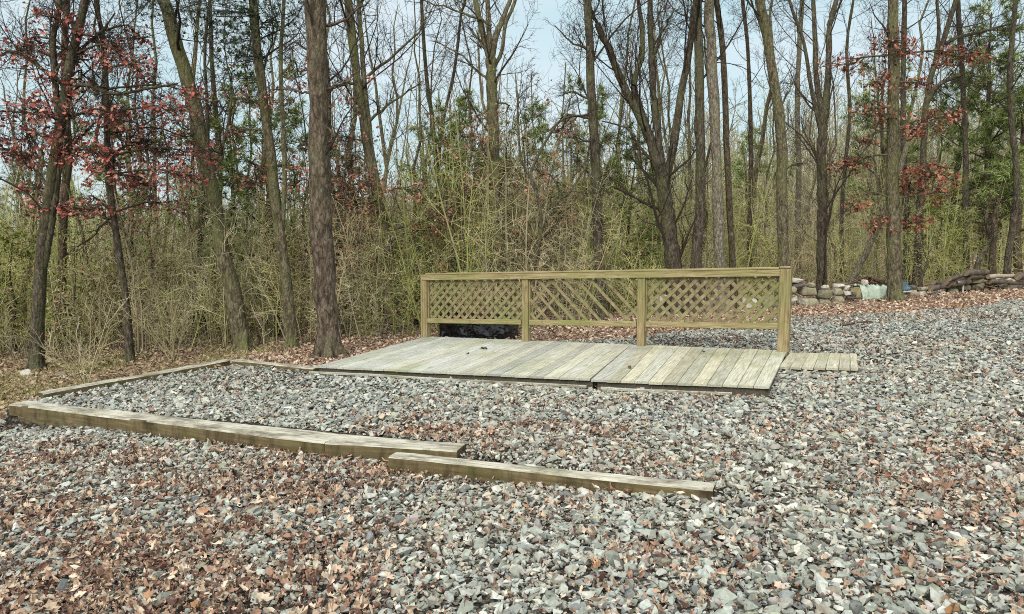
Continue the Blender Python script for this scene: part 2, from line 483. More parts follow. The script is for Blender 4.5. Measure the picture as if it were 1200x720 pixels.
# ------------------------------------------------------------------ leaves
def leaf_proto(kind, seed):
    rr = np.random.default_rng(seed)
    if kind == 'oak':
        out = [(0, .0), (.14, .16), (.30, .26), (.17, .40), (.36, .56), (.16, .66), (.22, .84), (0, 1.0)]
    elif kind == 'oval':
        out = [(0, 0), (.2, .2), (.3, .5), (.2, .8), (0, 1)]
    else:
        out = [(0, 0), (.3, .25), (.2, .7), (0, .8)]
    out = np.array(out); curl = rr.uniform(.2, 1.1); fold = rr.uniform(-.25, .9); tw = rr.uniform(-.5, .5)
    n = len(out)
    L = np.stack([-out[:, 0], out[:, 1]], 1); Rr = out
    mid = np.stack([np.zeros(n), out[:, 1]], 1)
    v2 = np.concatenate([L, mid, Rr])
    x = v2[:, 0]; y = v2[:, 1] - .5
    z = fold * np.abs(x) + curl * (y * y) * .9 + tw * x * y + rr.normal(size=len(x)) * .03
    v = np.stack([x, y, z], 1)
    f = []
    for i in range(n - 1):
        f += [(i, n + i, n + i + 1), (i, n + i + 1, i + 1), (n + i, 2 * n + i, 2 * n + i + 1), (n + i, 2 * n + i + 1, n + i + 1)]
    f = np.array(f)
    ar = np.linalg.norm(np.cross(v[f[:, 1]] - v[f[:, 0]], v[f[:, 2]] - v[f[:, 0]]), axis=1)
    return v, f[ar > 1e-6]
LEAF_OAK = [leaf_proto('oak', k) for k in range(7)]
LEAF_OVAL = [leaf_proto('oval', 50 + k) for k in range(6)]
LEAF_BIT = [leaf_proto('bit', 80 + k) for k in range(5)]
LEAVES = LEAF_OAK + LEAF_OVAL + LEAF_BIT
GPAL = np.array([(.15, .076, .054), (.25, .152, .104), (.34, .240, .168), (.42, .322, .228), (.48, .395, .30), (.080, .040, .031), (.32, .185, .10)])

def build_leaves():
    rng = np.random.default_rng(5); ch = []
    # on gravel
    for (y0, y1, dens) in ((1.7, 6, 2600), (6, 18.5, 620)):
        area = fan_area(y0, y1); N = int(area * dens)
        x, y, _ = frustum_points(N, y0, y1, rng)
        ld = leaf_density(x, y)
        ok = gravel_mask(x, y) & ~deck_inside(x, y, .0) & ~timber_strip(x, y) & (rng.uniform(0, 1, N) < ld)
        x, y, ld = x[ok], y[ok], ld[ok]; N = len(x)
        big = rng.uniform(0, 1, N) < .05 + .20 * ld
        s = np.where(big, rng.uniform(.038, .075, N), rng.uniform(.014, .034, N))
        z = ground_z(x, y) + rng.uniform(.014, .042, N)
        w = np.where(big, rng.integers(0, 13, N), rng.integers(7, 18, N))
        c = GPAL[rng.choice(7, N, p=[.27, .23, .17, .10, .05, .17, .01])] * rng.uniform(.7, 1.25, (N, 1))
        lt = big & (rng.uniform(0, 1, N) < .6)
        c[lt] = GPAL[rng.choice([1, 2, 3, 4], lt.sum())]
        ch += scatter(LEAVES, np.stack([x, y, z], 1), rand_rot(N, rng, flat=.85), s[:, None] * np.stack([rng.uniform(.45, 1.0, N), np.ones(N), rng.uniform(.8, 2.4, N)], 1), c, rng, w)
    # a few big pale oak leaves
    for (px, py, s, ci) in ((238, 592, .13, 6), (300, 585, .11, 4), (365, 592, .10, 6), (330, 628, .12, 1), (1184, 540, .14, 6), (1165, 541, .08, 4), (758, 612, .10, 6), (100, 590, .09, 4),
                            (308, 690, .16, 4), (1018, 625, .10, 6), (60, 705, .14, 3), (175, 690, .12, 6), (1085, 690, .13, 1), (1100, 615, .12, 1), (395, 655, .12, 3), (915, 690, .1, 4), (880, 655, .1, 1)):
        g = P(px, py, 0); g = np.array([[g[0], g[1], float(ground_z(g[0], g[1])) + .045]])
        ch += scatter(LEAF_OAK, g, rand_rot(1, rng, flat=.3), np.full((1, 3), s * .72), GPAL[[ci]] * .82, rng)
    # fallen twigs and pine straw
    N = 260; x, y, _ = frustum_points(N, 2, 9, rng, 1.1)
    ok = gravel_mask(x, y) & ~deck_inside(x, y, .0) & ~timber_strip(x, y); x, y = x[ok], y[ok]; N = len(x)
    a = rng.uniform(0, 6.28, N); L = rng.uniform(.06, .3, N); cv = rng.normal(size=N) * .5
    pts = np.zeros((N, 4, 3))
    for k in range(4):
        s = k / 3 - .5; aa = a + cv * s
        pts[:, k, 0] = x + L * s * np.cos(aa); pts[:, k, 1] = y + L * s * np.sin(aa)
        pts[:, k, 2] = ground_z(pts[:, k, 0], pts[:, k, 1]) + .045 + rng.uniform(-.01, .01, N)
    ch.append(tube_chunk(pts, np.full((N, 4), .0022), 3, np.repeat([[.22, .14, .08]], N, 0) * rng.uniform(.4, 1.3, (N, 1))))
    o = mesh_obj('fallen_leaves', ch, M['vleaf'])
    tag(o, 'dead brown and maroon leaves scattered over the grey gravel', 'leaves', kind='stuff')
    # woodland floor
    ch = []; N = 190000
    y = rng.uniform(5.0, 30, N) ; x = rng.uniform(-1, 1, N) * (y * .95 + 1)
    keep = rng.uniform(0, 1, N) < np.clip(14 / y, .15, 1)
    ok = ~gravel_mask(x, y) & ~deck_inside(x, y) & ~timber_strip(x, y) & keep; x, y = x[ok], y[ok]; N = len(x)
    s = rng.uniform(.035, .085, N) * (1 + sstep(12, 24, y))
    z = ground_z(x, y) + rng.uniform(.004, .04, N)
    c = GPAL[rng.choice(7, N, p=[.08, .15, .27, .26, .18, .05, .01])] * rng.uniform(.7, 1.2, (N, 1))
    tn = (sstep(-3.2, -4.4, x) * sstep(13, 11, y))[:, None] * .65; c = c * (1 - tn) + tn * np.array([[.30, .24, .13]]) * rng.uniform(.5, 1.2, (N, 1))
    ch += scatter(LEAF_OAK + LEAF_OVAL, np.stack([x, y, z], 1), rand_rot(N, rng, flat=.5), np.repeat(s[:, None], 3, 1), c, rng)
    o = mesh_obj('leaf_litter', ch, M['vleaf'])
    tag(o, 'deep brown leaf litter on the floor of the wood', 'leaves', kind='stuff')
    # dry grass strip left of the pad
    rng2 = np.random.default_rng(9); N = 9000
    x = rng2.uniform(-12, -3.6, N); y = rng2.uniform(6.2, 11.5, N)
    ok = ~gravel_mask(x, y) & (fbm(x, y, 44, 3, .9) > .47); x, y = x[ok], y[ok]; N = len(x)
    h = rng2.uniform(.05, .17, N); a = rng2.uniform(0, 6.28, N); ln = rng2.uniform(.2, 1.4, N)
    p0 = np.stack([x, y, ground_z(x, y) - .01], 1); pts = np.zeros((N, 3, 3)); pts[:, 0] = p0
    dx = np.stack([np.cos(a) * ln, np.sin(a) * ln, np.ones(N)], 1)
    pts[:, 1] = p0 + dx * (h * .5)[:, None] * np.array([.5, .5, 1]); pts[:, 2] = p0 + dx * h[:, None] * np.array([1, 1, .85])
    r = np.repeat([[.0045, .0035, .001]], N, 0)
    c = np.array([(.22, .19, .075), (.13, .14, .04), (.30, .25, .13)])[rng2.integers(0, 3, N)]
    o = mesh_obj('grass', [tube_chunk(pts, r, 3, c)], M['vtwig'])
    tag(o, 'short dry yellow green grass between the leaves beside the pad', 'grass', kind='stuff')
build_leaves()

# ------------------------------------------------------------------ carpentry
def beam(p0, p1, w, h, ch=.004, n=1, jit=0.0, rng=None, side=None):
    """chamfered board from p0 to p1 (centre line); w across, h along the up direction"""
    p0 = np.asarray(p0, float); p1 = np.asarray(p1, float)
    d = nrm(p1 - p0)
    if side is None:
        side = nrm(np.cross(d, (0, 0, 1))) if abs(d[2]) < .9 else np.array((1., 0, 0))
    side = np.asarray(side, float); up = np.cross(side, d)
    a, b = w / 2, h / 2
    prof = [(-a, -b + ch), (-a, b - ch), (-a + ch, b), (a - ch, b), (a, b - ch), (a, -b + ch), (a - ch, -b), (-a + ch, -b)]
    V = []
    for k in range(n + 1):
        c = p0 + (p1 - p0) * k / n
        if jit and rng is not None and 0 < k < n: c = c + up * rng.normal() * jit + side * rng.normal() * jit
        V += [c + side * x + up * z for x, z in prof]
    V = np.array(V); q = []
    for k in range(n):
        for i in range(8):
            j = (i + 1) % 8
            q.append((k * 8 + i, k * 8 + j, k * 8 + 8 + j, k * 8 + 8 + i))
    caps = np.array([[7, 6, 5, 4, 3, 2, 1, 0], [n * 8 + i for i in range(8)]])
    return V, np.array(q), caps

def tolocal(V, parent):
    a = -parent.rotation_euler.z
    V = np.asarray(V, float) - np.array(parent.location)
    c, s = math.cos(a), math.sin(a)
    return np.stack([V[:, 0] * c - V[:, 1] * s, V[:, 0] * s + V[:, 1] * c, V[:, 2]], 1)

def beams_obj(name, beams, mat, parent, cols=None):
    ch = []
    for k, (V, q, c) in enumerate(beams):
        V = tolocal(V, parent); col = None if cols is None else np.tile(cols[k], (len(V), 1))
        ch.append((V, q, col)); ch.append((V, c, col))
    # caps reuse their own copy of the vertices, which is fine for hard ends
    return mesh_obj(name, ch, mat, parent)

def zs(p, h=0.0):      # deck plane height
    return np.array((p[0], p[1], SL * p[0] + h))

def build_deck():
    rng = np.random.default_rng(12)
    bd = (dBL - dFL); bd2 = (dBR - dFR)
    ang = math.atan2(bd2[1], bd2[0]) - math.pi / 2
    root = empty('deck', (dFL[0], dFL[1], dFL[2] - .09), 'low weathered grey plank deck sitting in the gravel before the lattice railing', 'deck', rz=ang)
    n = 33; tj = .645
    beams, cols, joists = [], [], []
    def fpt(t):          # front edge, with the jog where the right part stands farther out
        if t < tj: return dFL + (dST - dFL) * (t / tj)
        k = (t - tj) / (1 - tj); a = dST + np.array((.02, -.055, 0)); return a + (dFR - a) * k
    def bpt(t): return dBL + (dBR - dBL) * t
    for i in range(n):
        ta = (i + .5) / n
        f = fpt(ta) + 0; b = bpt(ta) + 0
        wdt = np.linalg.norm((fpt((i + 1) / n - 1e-4) - fpt(i / n + 1e-4))[:2]) * .97
        wdb = np.linalg.norm((bpt((i + 1) / n) - bpt(i / n))[:2]) * .97
        d = nrm(b - f); f = f - d * rng.uniform(0, .012); b = b + d * (.06 + rng.uniform(0, .015))
        ed = nrm((dFR - dFL) * np.array((1, 1, 1))); sd = nrm(ed - d * np.dot(ed, d))
        cut = None
        if rng.uniform() < .35: cut = rng.uniform(.3, .7)
        segs = [(0, 1)] if cut is None else [(0, cut - .001), (cut + .001, 1)]
        base = np.array((1.0, 1.0, 1.0)) * rng.uniform(.78, 1.12)
        tint = ta + rng.normal() * .2
        warm = np.clip(tint, 0, 1)
        for (s0, s1) in segs:
            q0 = f + (b - f) * s0; q1 = f + (b - f) * s1
            w0 = wdt + (wdb - wdt) * s0; w1 = wdt + (wdb - wdt) * s1
            dz = np.array((0, 0, -.0125 + rng.normal() * .0012))
            V, q, c = beam(q0 + dz, q1 + dz, 1.0, .025, .0035, 1, side=sd)
            # widths at either end
            half = len(V) // 2
            for k in range(len(V)):
                cen = (q0 if k < half else q1) + dz; ww = w0 if k < half else w1
                off = np.dot(V[k] - cen, sd); V[k] += sd * ((np.sign(off) * (ww / 2 - (.5 - abs(off)))) - off)
            beams.append((V, q, c))
            cols.append(base * rng.uniform(.93, 1.07) * (np.array((.98, 1.02, 1.06)) * (1 - warm) + np.array((.97, .94, .80)) * warm))
    beams_obj('deck_boards', beams, M['deck'], root, cols)
    # dark rim joists under the boards
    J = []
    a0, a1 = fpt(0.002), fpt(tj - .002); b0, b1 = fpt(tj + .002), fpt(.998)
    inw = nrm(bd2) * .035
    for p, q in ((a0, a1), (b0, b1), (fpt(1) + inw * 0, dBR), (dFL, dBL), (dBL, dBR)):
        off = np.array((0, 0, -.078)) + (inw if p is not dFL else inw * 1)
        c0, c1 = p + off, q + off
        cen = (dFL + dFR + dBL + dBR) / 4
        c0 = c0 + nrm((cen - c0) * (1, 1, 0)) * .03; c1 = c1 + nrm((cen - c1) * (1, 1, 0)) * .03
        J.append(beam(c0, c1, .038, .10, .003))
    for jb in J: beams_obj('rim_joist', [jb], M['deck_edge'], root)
    # pale strip lying along the front edge
    S = []
    for p, q in ((fpt(-.01), fpt(tj - .012)), (fpt(tj + .012), fpt(.93))):
        off = -nrm(bd2) * .05 + np.array((0, 0, -.080))
        S.append(beam(p + off, q + off, .03, .03, .004, 4, .004, rng))
    for jb in S: beams_obj('edge_strip', [jb], M['timber'], root)
    # moss tuft on the boards
    g = P(567, 409, .09); ch = []
    N = 90; r2 = np.random.default_rng(4)
    pos = np.array([g[0], g[1], g[2] + .006]) + r2.uniform(-1, 1, size=(N, 3)) * (.04, .055, .006)
    col = np.array([(.10, .11, .03), (.16, .14, .06), (.06, .06, .02)])[r2.integers(0, 3, N)]
    ch += scatter(LEAF_OVAL, pos, rand_rot(N, r2, flat=.6), np.full((N, 3), .035), col, r2)
    # a few loose leaves on the boards
    o = mesh_obj('moss_tuft', ch, M['vleaf']); tag(o, 'small green brown moss clump lying on the grey deck boards', 'moss clump')
    for k, (px, py) in enumerate(((824, 414), (792, 405), (548, 416), (738, 432))):
        p = P(px, py, .093); r3 = np.random.default_rng(60 + k)
        o = mesh_obj('fallen_leaf', scatter(LEAF_OVAL, np.array([[0, 0, .012]]), rand_rot(1, r3, flat=.25), np.full((1, 3), .07), np.array([(.07, .045, .03)]), r3), M['vleaf'])
        o.location = p
        tag(o, ['dark dead leaf on the deck boards in front of the right lattice panel', 'dark dead leaf on the deck beside the second post from the right', 'dark dead leaf on the deck just in front of the moss clump', 'dark dead leaf near the front edge of the deck'][k], 'dead leaf', 'dead leaves lying on the deck')
build_deck()

def build_walkway():
    rng = np.random.default_rng(2)
    a, b = P(912, 430, .07), P(1006, 432, .07); c, d = P(926, 413.5, .07), P(1004, 414.5, .07)
    ang = math.atan2((c - a)[1], (c - a)[0]) - math.pi / 2
    root = empty('boardwalk', (a[0], a[1], a[2] - .07), 'short strip of seven weathered planks running off the right side of the deck', 'boardwalk', rz=ang)
    B, cols = [], []; e = [0, .165, .335, .49, .655, .835, .85, 1.0]
    e = [0, .15, .3, .45, .60, .76, .90, 1.0]
    for i in range(7):
        t = (e[i] + e[i + 1]) / 2
        f = a + (b - a) * t; g = c + (d - c) * t
        w = np.linalg.norm(b - a) * (e[i + 1] - e[i]) - .008
        f = f - nrm(g - f) * rng.uniform(0, .01)
        B.append(beam(f - (0, 0, .0125), g - (0, 0, .0125), w, .025, .004)); cols.append(np.array((1.0, .97, .84)) * rng.uniform(.8, 1.05))
    beams_obj('planks', B, M['deck'], root, cols)
    inn = nrm(c - a) * .04
    for f0, f1, sg in ((a, b, 1), (c, d, -1)): beams_obj('bearer', [beam(f0 + inn * sg - (0, 0, .06), f1 + inn * sg - (0, 0, .06), .04, .07)], M['deck_edge'], root)
build_walkway()

def build_timber(name, p0, p1, w, h, label, jit=.0012, zoff=0, tilt=0.0, endcut=0.0, taper=None):
    """squared timber whose FRONT top edge runs p0 -> p1; w goes backwards"""
    rng = np.random.default_rng(int(abs(p0[0] * 100)) + 5)
    p0 = np.asarray(p0, float); p1 = np.asarray(p1, float)
    d = p1 - p0; L = np.linalg.norm(d); rz = math.atan2(d[1], d[0])
    root = D.objects.new(name, None)
    nx = max(8, int(L / .12)); ny = 5; nz = 4
    # build as a box grid with worn edges
    me = bmesh.new()
    bmesh.ops.create_cube(me, size=1.0)
    me.free()
    xs = np.linspace(0, 1, nx + 1)
    prof = []
    c = .012
    pr = [(0, -h), (0, -h * .5), (0, -c), (c, 0), (w * .33, 0), (w * .66, 0), (w - c, 0), (w, -c), (w, -h)]
    V = []
    for k, s in enumerate(xs):
        for j, (yy, zz) in enumerate(pr):
            sc_w = 1.0 if taper is None else taper[0] + (taper[1] - taper[0]) * s
            xx = s * L + endcut * (yy / w) * (1 if s == 1 else 0)
            worn = rng.normal() * jit + .003 * math.sin(s * L * 3 + yy * 9)
            V.append((xx, yy * sc_w + rng.normal() * jit * .5, zz + s * d[2] + worn * (1 if zz > -h * .9 else 0)))
    m = len(pr); q = []
    for k in range(nx):
        for j in range(m):
            j2 = (j + 1) % m
            q.append((k * m + j, (k + 1) * m + j, (k + 1) * m + j2, k * m + j2))
    caps = np.array([list(range(m)), [nx * m + j for j in range(m - 1, -1, -1)]])
    o = mesh_obj(name, [(np.array(V), np.array(q), None)], M['timber'])
    # add caps sharing the vertices
    bm = bmesh.new(); bm.from_mesh(o.data); bm.verts.ensure_lookup_table()
    for cp in caps:
        try: bm.faces.new([bm.verts[i] for i in cp])
        except ValueError: pass
    bmesh.ops.recalc_face_normals(bm, faces=bm.faces)
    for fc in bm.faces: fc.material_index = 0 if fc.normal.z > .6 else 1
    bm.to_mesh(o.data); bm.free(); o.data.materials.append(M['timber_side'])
    D.objects.remove(root)
    o.location = p0 + np.array((0, 0, zoff)); o.rotation_euler = (0, 0, rz)
    tag(o, label, 'timber', 'landscape timbers edging the gravel pad')
    return o

def up(p, z): return np.array((p[0], p[1], SL * p[0] + z))
tm = up(tA, .05) ; ts_ = up(tS, .05); tb_ = up(tB, .035)
dv = nrm(ts_ - tm)
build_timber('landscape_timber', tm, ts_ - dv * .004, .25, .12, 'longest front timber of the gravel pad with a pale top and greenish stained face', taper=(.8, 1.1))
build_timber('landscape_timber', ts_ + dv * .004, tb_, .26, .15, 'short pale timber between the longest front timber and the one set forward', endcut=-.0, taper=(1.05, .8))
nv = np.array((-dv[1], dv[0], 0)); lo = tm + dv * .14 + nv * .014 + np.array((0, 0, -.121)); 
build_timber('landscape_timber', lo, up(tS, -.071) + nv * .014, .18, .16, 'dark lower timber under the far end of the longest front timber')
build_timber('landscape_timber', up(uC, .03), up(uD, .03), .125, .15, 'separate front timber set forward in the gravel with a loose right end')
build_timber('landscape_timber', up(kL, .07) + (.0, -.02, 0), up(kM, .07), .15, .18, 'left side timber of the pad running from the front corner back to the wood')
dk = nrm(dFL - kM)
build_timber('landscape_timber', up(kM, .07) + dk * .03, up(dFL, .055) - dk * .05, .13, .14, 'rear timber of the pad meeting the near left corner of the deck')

# ------------------------------------------------------------------ lattice railing
def build_fence():
    rng = np.random.default_rng(31)
    L0 = dBL + (dBR - dBL) * .008; L1 = dBL + (dBR - dBL) * .992
    d = L1 - L0; rz = math.atan2(d[1], d[0]); Lh = np.linalg.norm(d[:2]); rise = d[2]
    root = empty('lattice_railing', L0 - (0, 0, .09), 'weathered greenish wooden railing with three lattice panels along the back of the deck', 'railing', rz=rz)
    H = 1.03; z0 = .09
    def loc(x, y, z): return np.array((x, y, z + rise * x / Lh))
    def lbeam(a, b, w, h, side, ch=.005): return beam(a, b, w, h, ch, 1, side=side)
    def emit(name, bs, mat, cols=None, par=root):
        ch = []
        for V, q, c in bs: ch += [(V, q, None), (V, c, None)]
        return mesh_obj(name, ch, mat, par)
    X = [.0, Lh * .341, Lh * .669, Lh]
    pw = .122
    Y = np.array((0, 1., 0)); Xa = np.array((1., 0, 0))
    top = H - .045
    for k, x in enumerate(X):
        hgt = H - .005 if k in (0, 3) else H - .05
        xx = x
        o = emit('post', [lbeam(loc(xx, -.005, -.12), loc(xx, -.005, z0 + hgt), pw if k in (0, 3) else .105, pw if k in (0, 3) else .105, Xa, .006)], M['fence'])
        o['label'] = ['left end post of the railing', 'second post from the left of the railing', 'third post from the left of the railing', 'right end post of the railing, mossy at its foot'][k]
        if k == 3:
            emit('post_cap', [lbeam(loc(xx - .062, -.005, z0 + H + .012), loc(xx + .062, -.005, z0 + H + .012), .125, .02, Y, .003)], M['fence_h'], par=o)
            emit('trim', [lbeam(loc(xx + .062, -.005, z0), loc(xx + .062, -.005, z0 + H - .01), .02, .10, Xa, .003)], M['fence'], par=o)
        if k == 0:
            emit('trim', [lbeam(loc(xx - .06, .012, z0 - .02), loc(xx - .06, .012, z0 + H - .03), .02, .085, Xa, .003)], M['fence'], par=o)
        if k in (1, 2):
            for s in (-1, 1): emit('trim', [lbeam(loc(xx + s * .06, .01, z0 + .20), loc(xx + s * .06, .01, z0 + H - .1), .018, .06, Xa, .003)], M['fence'], par=o)
    # top rail: a flat cap over a face board, two lengths
    xm = X[1] + .3
    o = emit('top_rail', [lbeam(loc(-.02, -.06, z0 + H - .052), loc(Lh - .056, -.06, z0 + H - .052), .036, .085, -Y * -1, .004)], M['fence_h'])
    emit('rail_cap', [lbeam(loc(.055, -.02, z0 + H + .004), loc(Lh - .066, -.02, z0 + H + .004), .13, .024, Y, .004)], M['fence_h'], par=o)
    b0, b1 = .275, .315
    for k in range(3):
        xa, xb = X[k] + (.056 if k == 0 else .068), X[k + 1] - (.056 if k == 2 else .068)
        za, zb = z0 + b0 + (b1 - b0) * (xa / Lh), z0 + b0 + (b1 - b0) * (xb / Lh)
        o = emit('bottom_rail', [lbeam(loc(xa, -.03, za), loc(xb, -.03, zb), .036, .075, Y, .004)], M['fence_h'])
        # lattice
        zl, zt = z0 + .27, z0 + H - .06
        W = xb - xa; Ht = zt - zl
        bs = []
        for layer in (0, 1):
            sg = 1 if (layer == 0) else -1       # '/' then '\'
            front = (layer == 0)
            if k == 1: front = not front
            yy = -.006 if front else .006
            pitch = .155
            if k == 1: pitch = .21 if sg == -1 else .155
            c = -Ht - .1 + rng.uniform(0, .1)
            kk = 0
            while c < W + Ht:
                kk += 1
                # line x = c + s, z = s   ('/')  or x = c + Ht - s ('\')
                s0, s1 = max(0, -c if sg > 0 else c + Ht - W), min(Ht, W - c if sg > 0 else c + Ht)
                skip = (k == 1 and sg == 1 and not (c < .28 and kk % 2 == 0) and not (c + Ht * .3 > W * .9 and kk % 3 == 0))
                if s1 - s0 > .03 and not skip:
                    if k == 1 and sg == 1: s1 = min(s1, s0 + .45)
                    dzj = rng.normal() * .002
                    if sg > 0: p, q = loc(xa + c + s0, yy, zl + s0), loc(xa + c + s1, yy, zl + s1)
                    else: p, q = loc(xa + c + Ht - s0, yy, zl + s0), loc(xa + c + Ht - s1, yy, zl + s1)
                    dd = nrm(q - p); sd = nrm(np.cross(dd, Y))
                    bs.append(beam(p, q, .046 if k != 1 else .042, .0085, .001, 1, side=sd))
                c += pitch * rng.uniform(.97, 1.03)
        emit('lattice_panel', bs, M['lattice'])['label'] = ['left lattice panel, close diamond mesh', 'middle lattice panel, mostly single diagonal slats', 'right lattice panel, close diamond mesh'][k]
        # thin frame batten at the panel's outer ends
    emit('batten', [lbeam(loc(X[0] + .075, -.02, z0 + .26), loc(X[0] + .075, -.02, z0 + H - .1), .022, .03, Xa, .003)], M['fence'])
    return root
build_fence()

# ------------------------------------------------------------------ black plastic wrapped bundle behind the railing
def build_bundle():
    t = NT('black_plastic', .12, .7); n = t.noise(t.coord((1, 1, 1.6)), 3.2, 2, .5); t.bump(n, .5, .10)
    m = t.out((.006, .007, .009, 1))
    c0, c1 = P(519, 396, 0.0), P(606, 397, 0.0)
    d = np.array((c1 - c0)); d = nrm((PD(606, 390, c0[1] + .9) - PD(519, 390, c0[1] + 1.0)) * (1, 1, 0))
    a = PD(519, 390, dBL[1] + .35); b = PD(607, 390, dBL[1] - .35)
    a = PD(520, 390, 12.15); b = PD(604, 390, 11.45)
    mid = (a + b) / 2; L = np.linalg.norm((b - a)[:2]); rz = math.atan2((b - a)[1], (b - a)[0])
    bm = bmesh.new(); bmesh.ops.create_cube(bm, size=1)
    bmesh.ops.subdivide_edges(bm, edges=bm.edges, cuts=11, use_grid_fill=True)
    rr = np.random.default_rng(3)
    for v in bm.verts:
        x, y, z = v.co
        k = 1 - .10 * (abs(y) * 2) ** 6 - .05 * (abs(x) * 2) ** 8
        n1 = math.sin(x * 23 + z * 9) * math.sin(y * 17 + x * 5)
        v.co = (x * L * k, y * .55 * k + .02 * n1, (z + .5) * .40 * (1 - .12 * (abs(x) * 2) ** 5) + .018 * math.sin(x * 31 + y * 13) * (z > 0) + rr.normal() * .004)
        if x < -.38 and z > .3: v.co.x -= .05; v.co.z += .02
    me = D.meshes.new('plastic_bundle'); bm.to_mesh(me); bm.free()
    for p in me.polygons: p.use_smooth = True
    me.materials.append(m); o = D.objects.new('plastic_bundle', me); C.objects.link(o)
    off = np.array((0., 0.))
    x, y = mid[0] + off[0], mid[1] + off[1]
    o.location = (x, y, float(ground_z(x, y)) - .01); o.rotation_euler = (0, 0, rz)
    tag(o, 'low bundle wrapped in shiny black plastic behind the left lattice panel', 'bundle')
build_bundle()

# ------------------------------------------------------------------ stone wall, logs and brush at the edge of the wood
def stone_mat():
    t = NT('field_stone', .9, .2); v = t.coord((1, 1, 1)); oi = t.add('ShaderNodeObjectInfo')
    n = t.noise(v, 7, 6, .68)
    c = t.ramp(n, [(.3, (.10, .09, .07)), (.5, (.24, .215, .17)), (.7, (.40, .37, .30))])
    b = t.ramp(oi.outputs['Random'], [(0, (.6, .6, .58)), (.5, (1, .96, .88)), (1, (1.3, 1.3, 1.26))])
    c = t.mix(1., c, b, 'MULTIPLY')
    m = t.noise(v, 3.1, 4, .6); mf = t.ramp(m, [(.52, (0, 0, 0)), (.68, (.7, .7, .7))])
    c = t.mix(mf, c, (.13, .135, .05, 1)); t.bump(n, .7, .05); return t.out(c)
M['stone'] = stone_mat()
def plain(name, c, rough=.85, nscale=6, amt=.4, spec=.25):
    t = NT(name, rough, spec); n = t.noise(t.coord((1, 1, 1)), nscale, 5, .65)
    g = t.ramp(n, [(.3, (1 - amt,) * 3), (.7, (1 + amt,) * 3)])
    c = t.mix(1., (*c, 1), g, 'MULTIPLY'); t.bump(n, .5, .03); return t.out(c)
M['stone_pale'] = plain('pale_stone', (.36, .335, .28)); M['stone_dark'] = plain('dark_stone', (.085, .075, .062))
M['log_dark'] = plain('dark_log', (.085, .066, .05), .9, 9, .65); M['log_pale'] = plain('pale_log', (.30, .26, .19), .9, 9, .4)
M['cut'] = plain('sawn_log_end', (.40, .34, .17), .85, 12, .3); M['log_end'] = plain('weathered_log_end', (.17, .135, .09), .9, 14, .5); M['tarp_green'] = plain('green_tarp', (.36, .43, .34), .55, 8, .4, .3)
M['tarp_blue'] = plain('blue_tarp', (.04, .085, .12), .4, 8, .4, .4)

def wallY(x): return float(np.interp(x, [740, 930, 960, 1050, 1120, 1200, 1300], [14.0, 14.6, 14.9, 15.6, 16.1, 16.9, 18]))

def stone(x0, y0, x1, y1, mat, label, box=.6, tilt=0, dY=0, name='stone', group='stones of the old wall', depth=None):
    Y = wallY((x0 + x1) / 2) + dY
    a = PD(x0, y1, Y); b = PD(x1, y0, Y)
    w = b[0] - a[0]; h = b[2] - a[2]; dep = depth or max(.22, min(.5, .8 * w))
    seed = int(x0 * 7 + y0 * 3); rr = np.random.default_rng(seed)
    p = rr.uniform(-1, 1, (34, 3)); r = np.max(np.abs(p), axis=1, keepdims=True); cube = p / r; sph = nrm(p) * 1.1
    p = (cube * box + sph * (1 - box)) * rr.uniform(.86, 1.04, (34, 1))
    p[:, 0] += rr.normal() * .14 * p[:, 2]; p[:, 2] += rr.normal() * .10 * p[:, 0]
    bm = bmesh.new()
    for q in p * .5 * np.array((w, dep, h)): bm.verts.new(q)
    bmesh.ops.convex_hull(bm, input=bm.verts)
    bmesh.ops.delete(bm, geom=[v for v in bm.verts if not v.link_faces], context='VERTS')
    bmesh.ops.dissolve_limit(bm, angle_limit=.22, verts=bm.verts, edges=bm.edges)
    bmesh.ops.bevel(bm, geom=bm.edges, offset=min(w, h) * .05, segments=1, affect='EDGES', clamp_overlap=True)
    bmesh.ops.recalc_face_normals(bm, faces=bm.faces)
    me = D.meshes.new(name); bm.to_mesh(me); bm.free(); me.materials.append(mat)
    o = D.objects.new(name, me); C.objects.link(o)
    cz = (a[2] + b[2]) / 2
    gz = float(ground_z((a[0] + b[0]) / 2, Y))
    o.location = ((a[0] + b[0]) / 2, Y + dep / 2, cz - .01); o.rotation_euler = (0, tilt, rr.normal() * .12)
    tag(o, label, 'stone' if name == 'stone' else name, group)
    return o
mb = M['stone']; mp = M['stone_pale']; md = M['stone_dark']
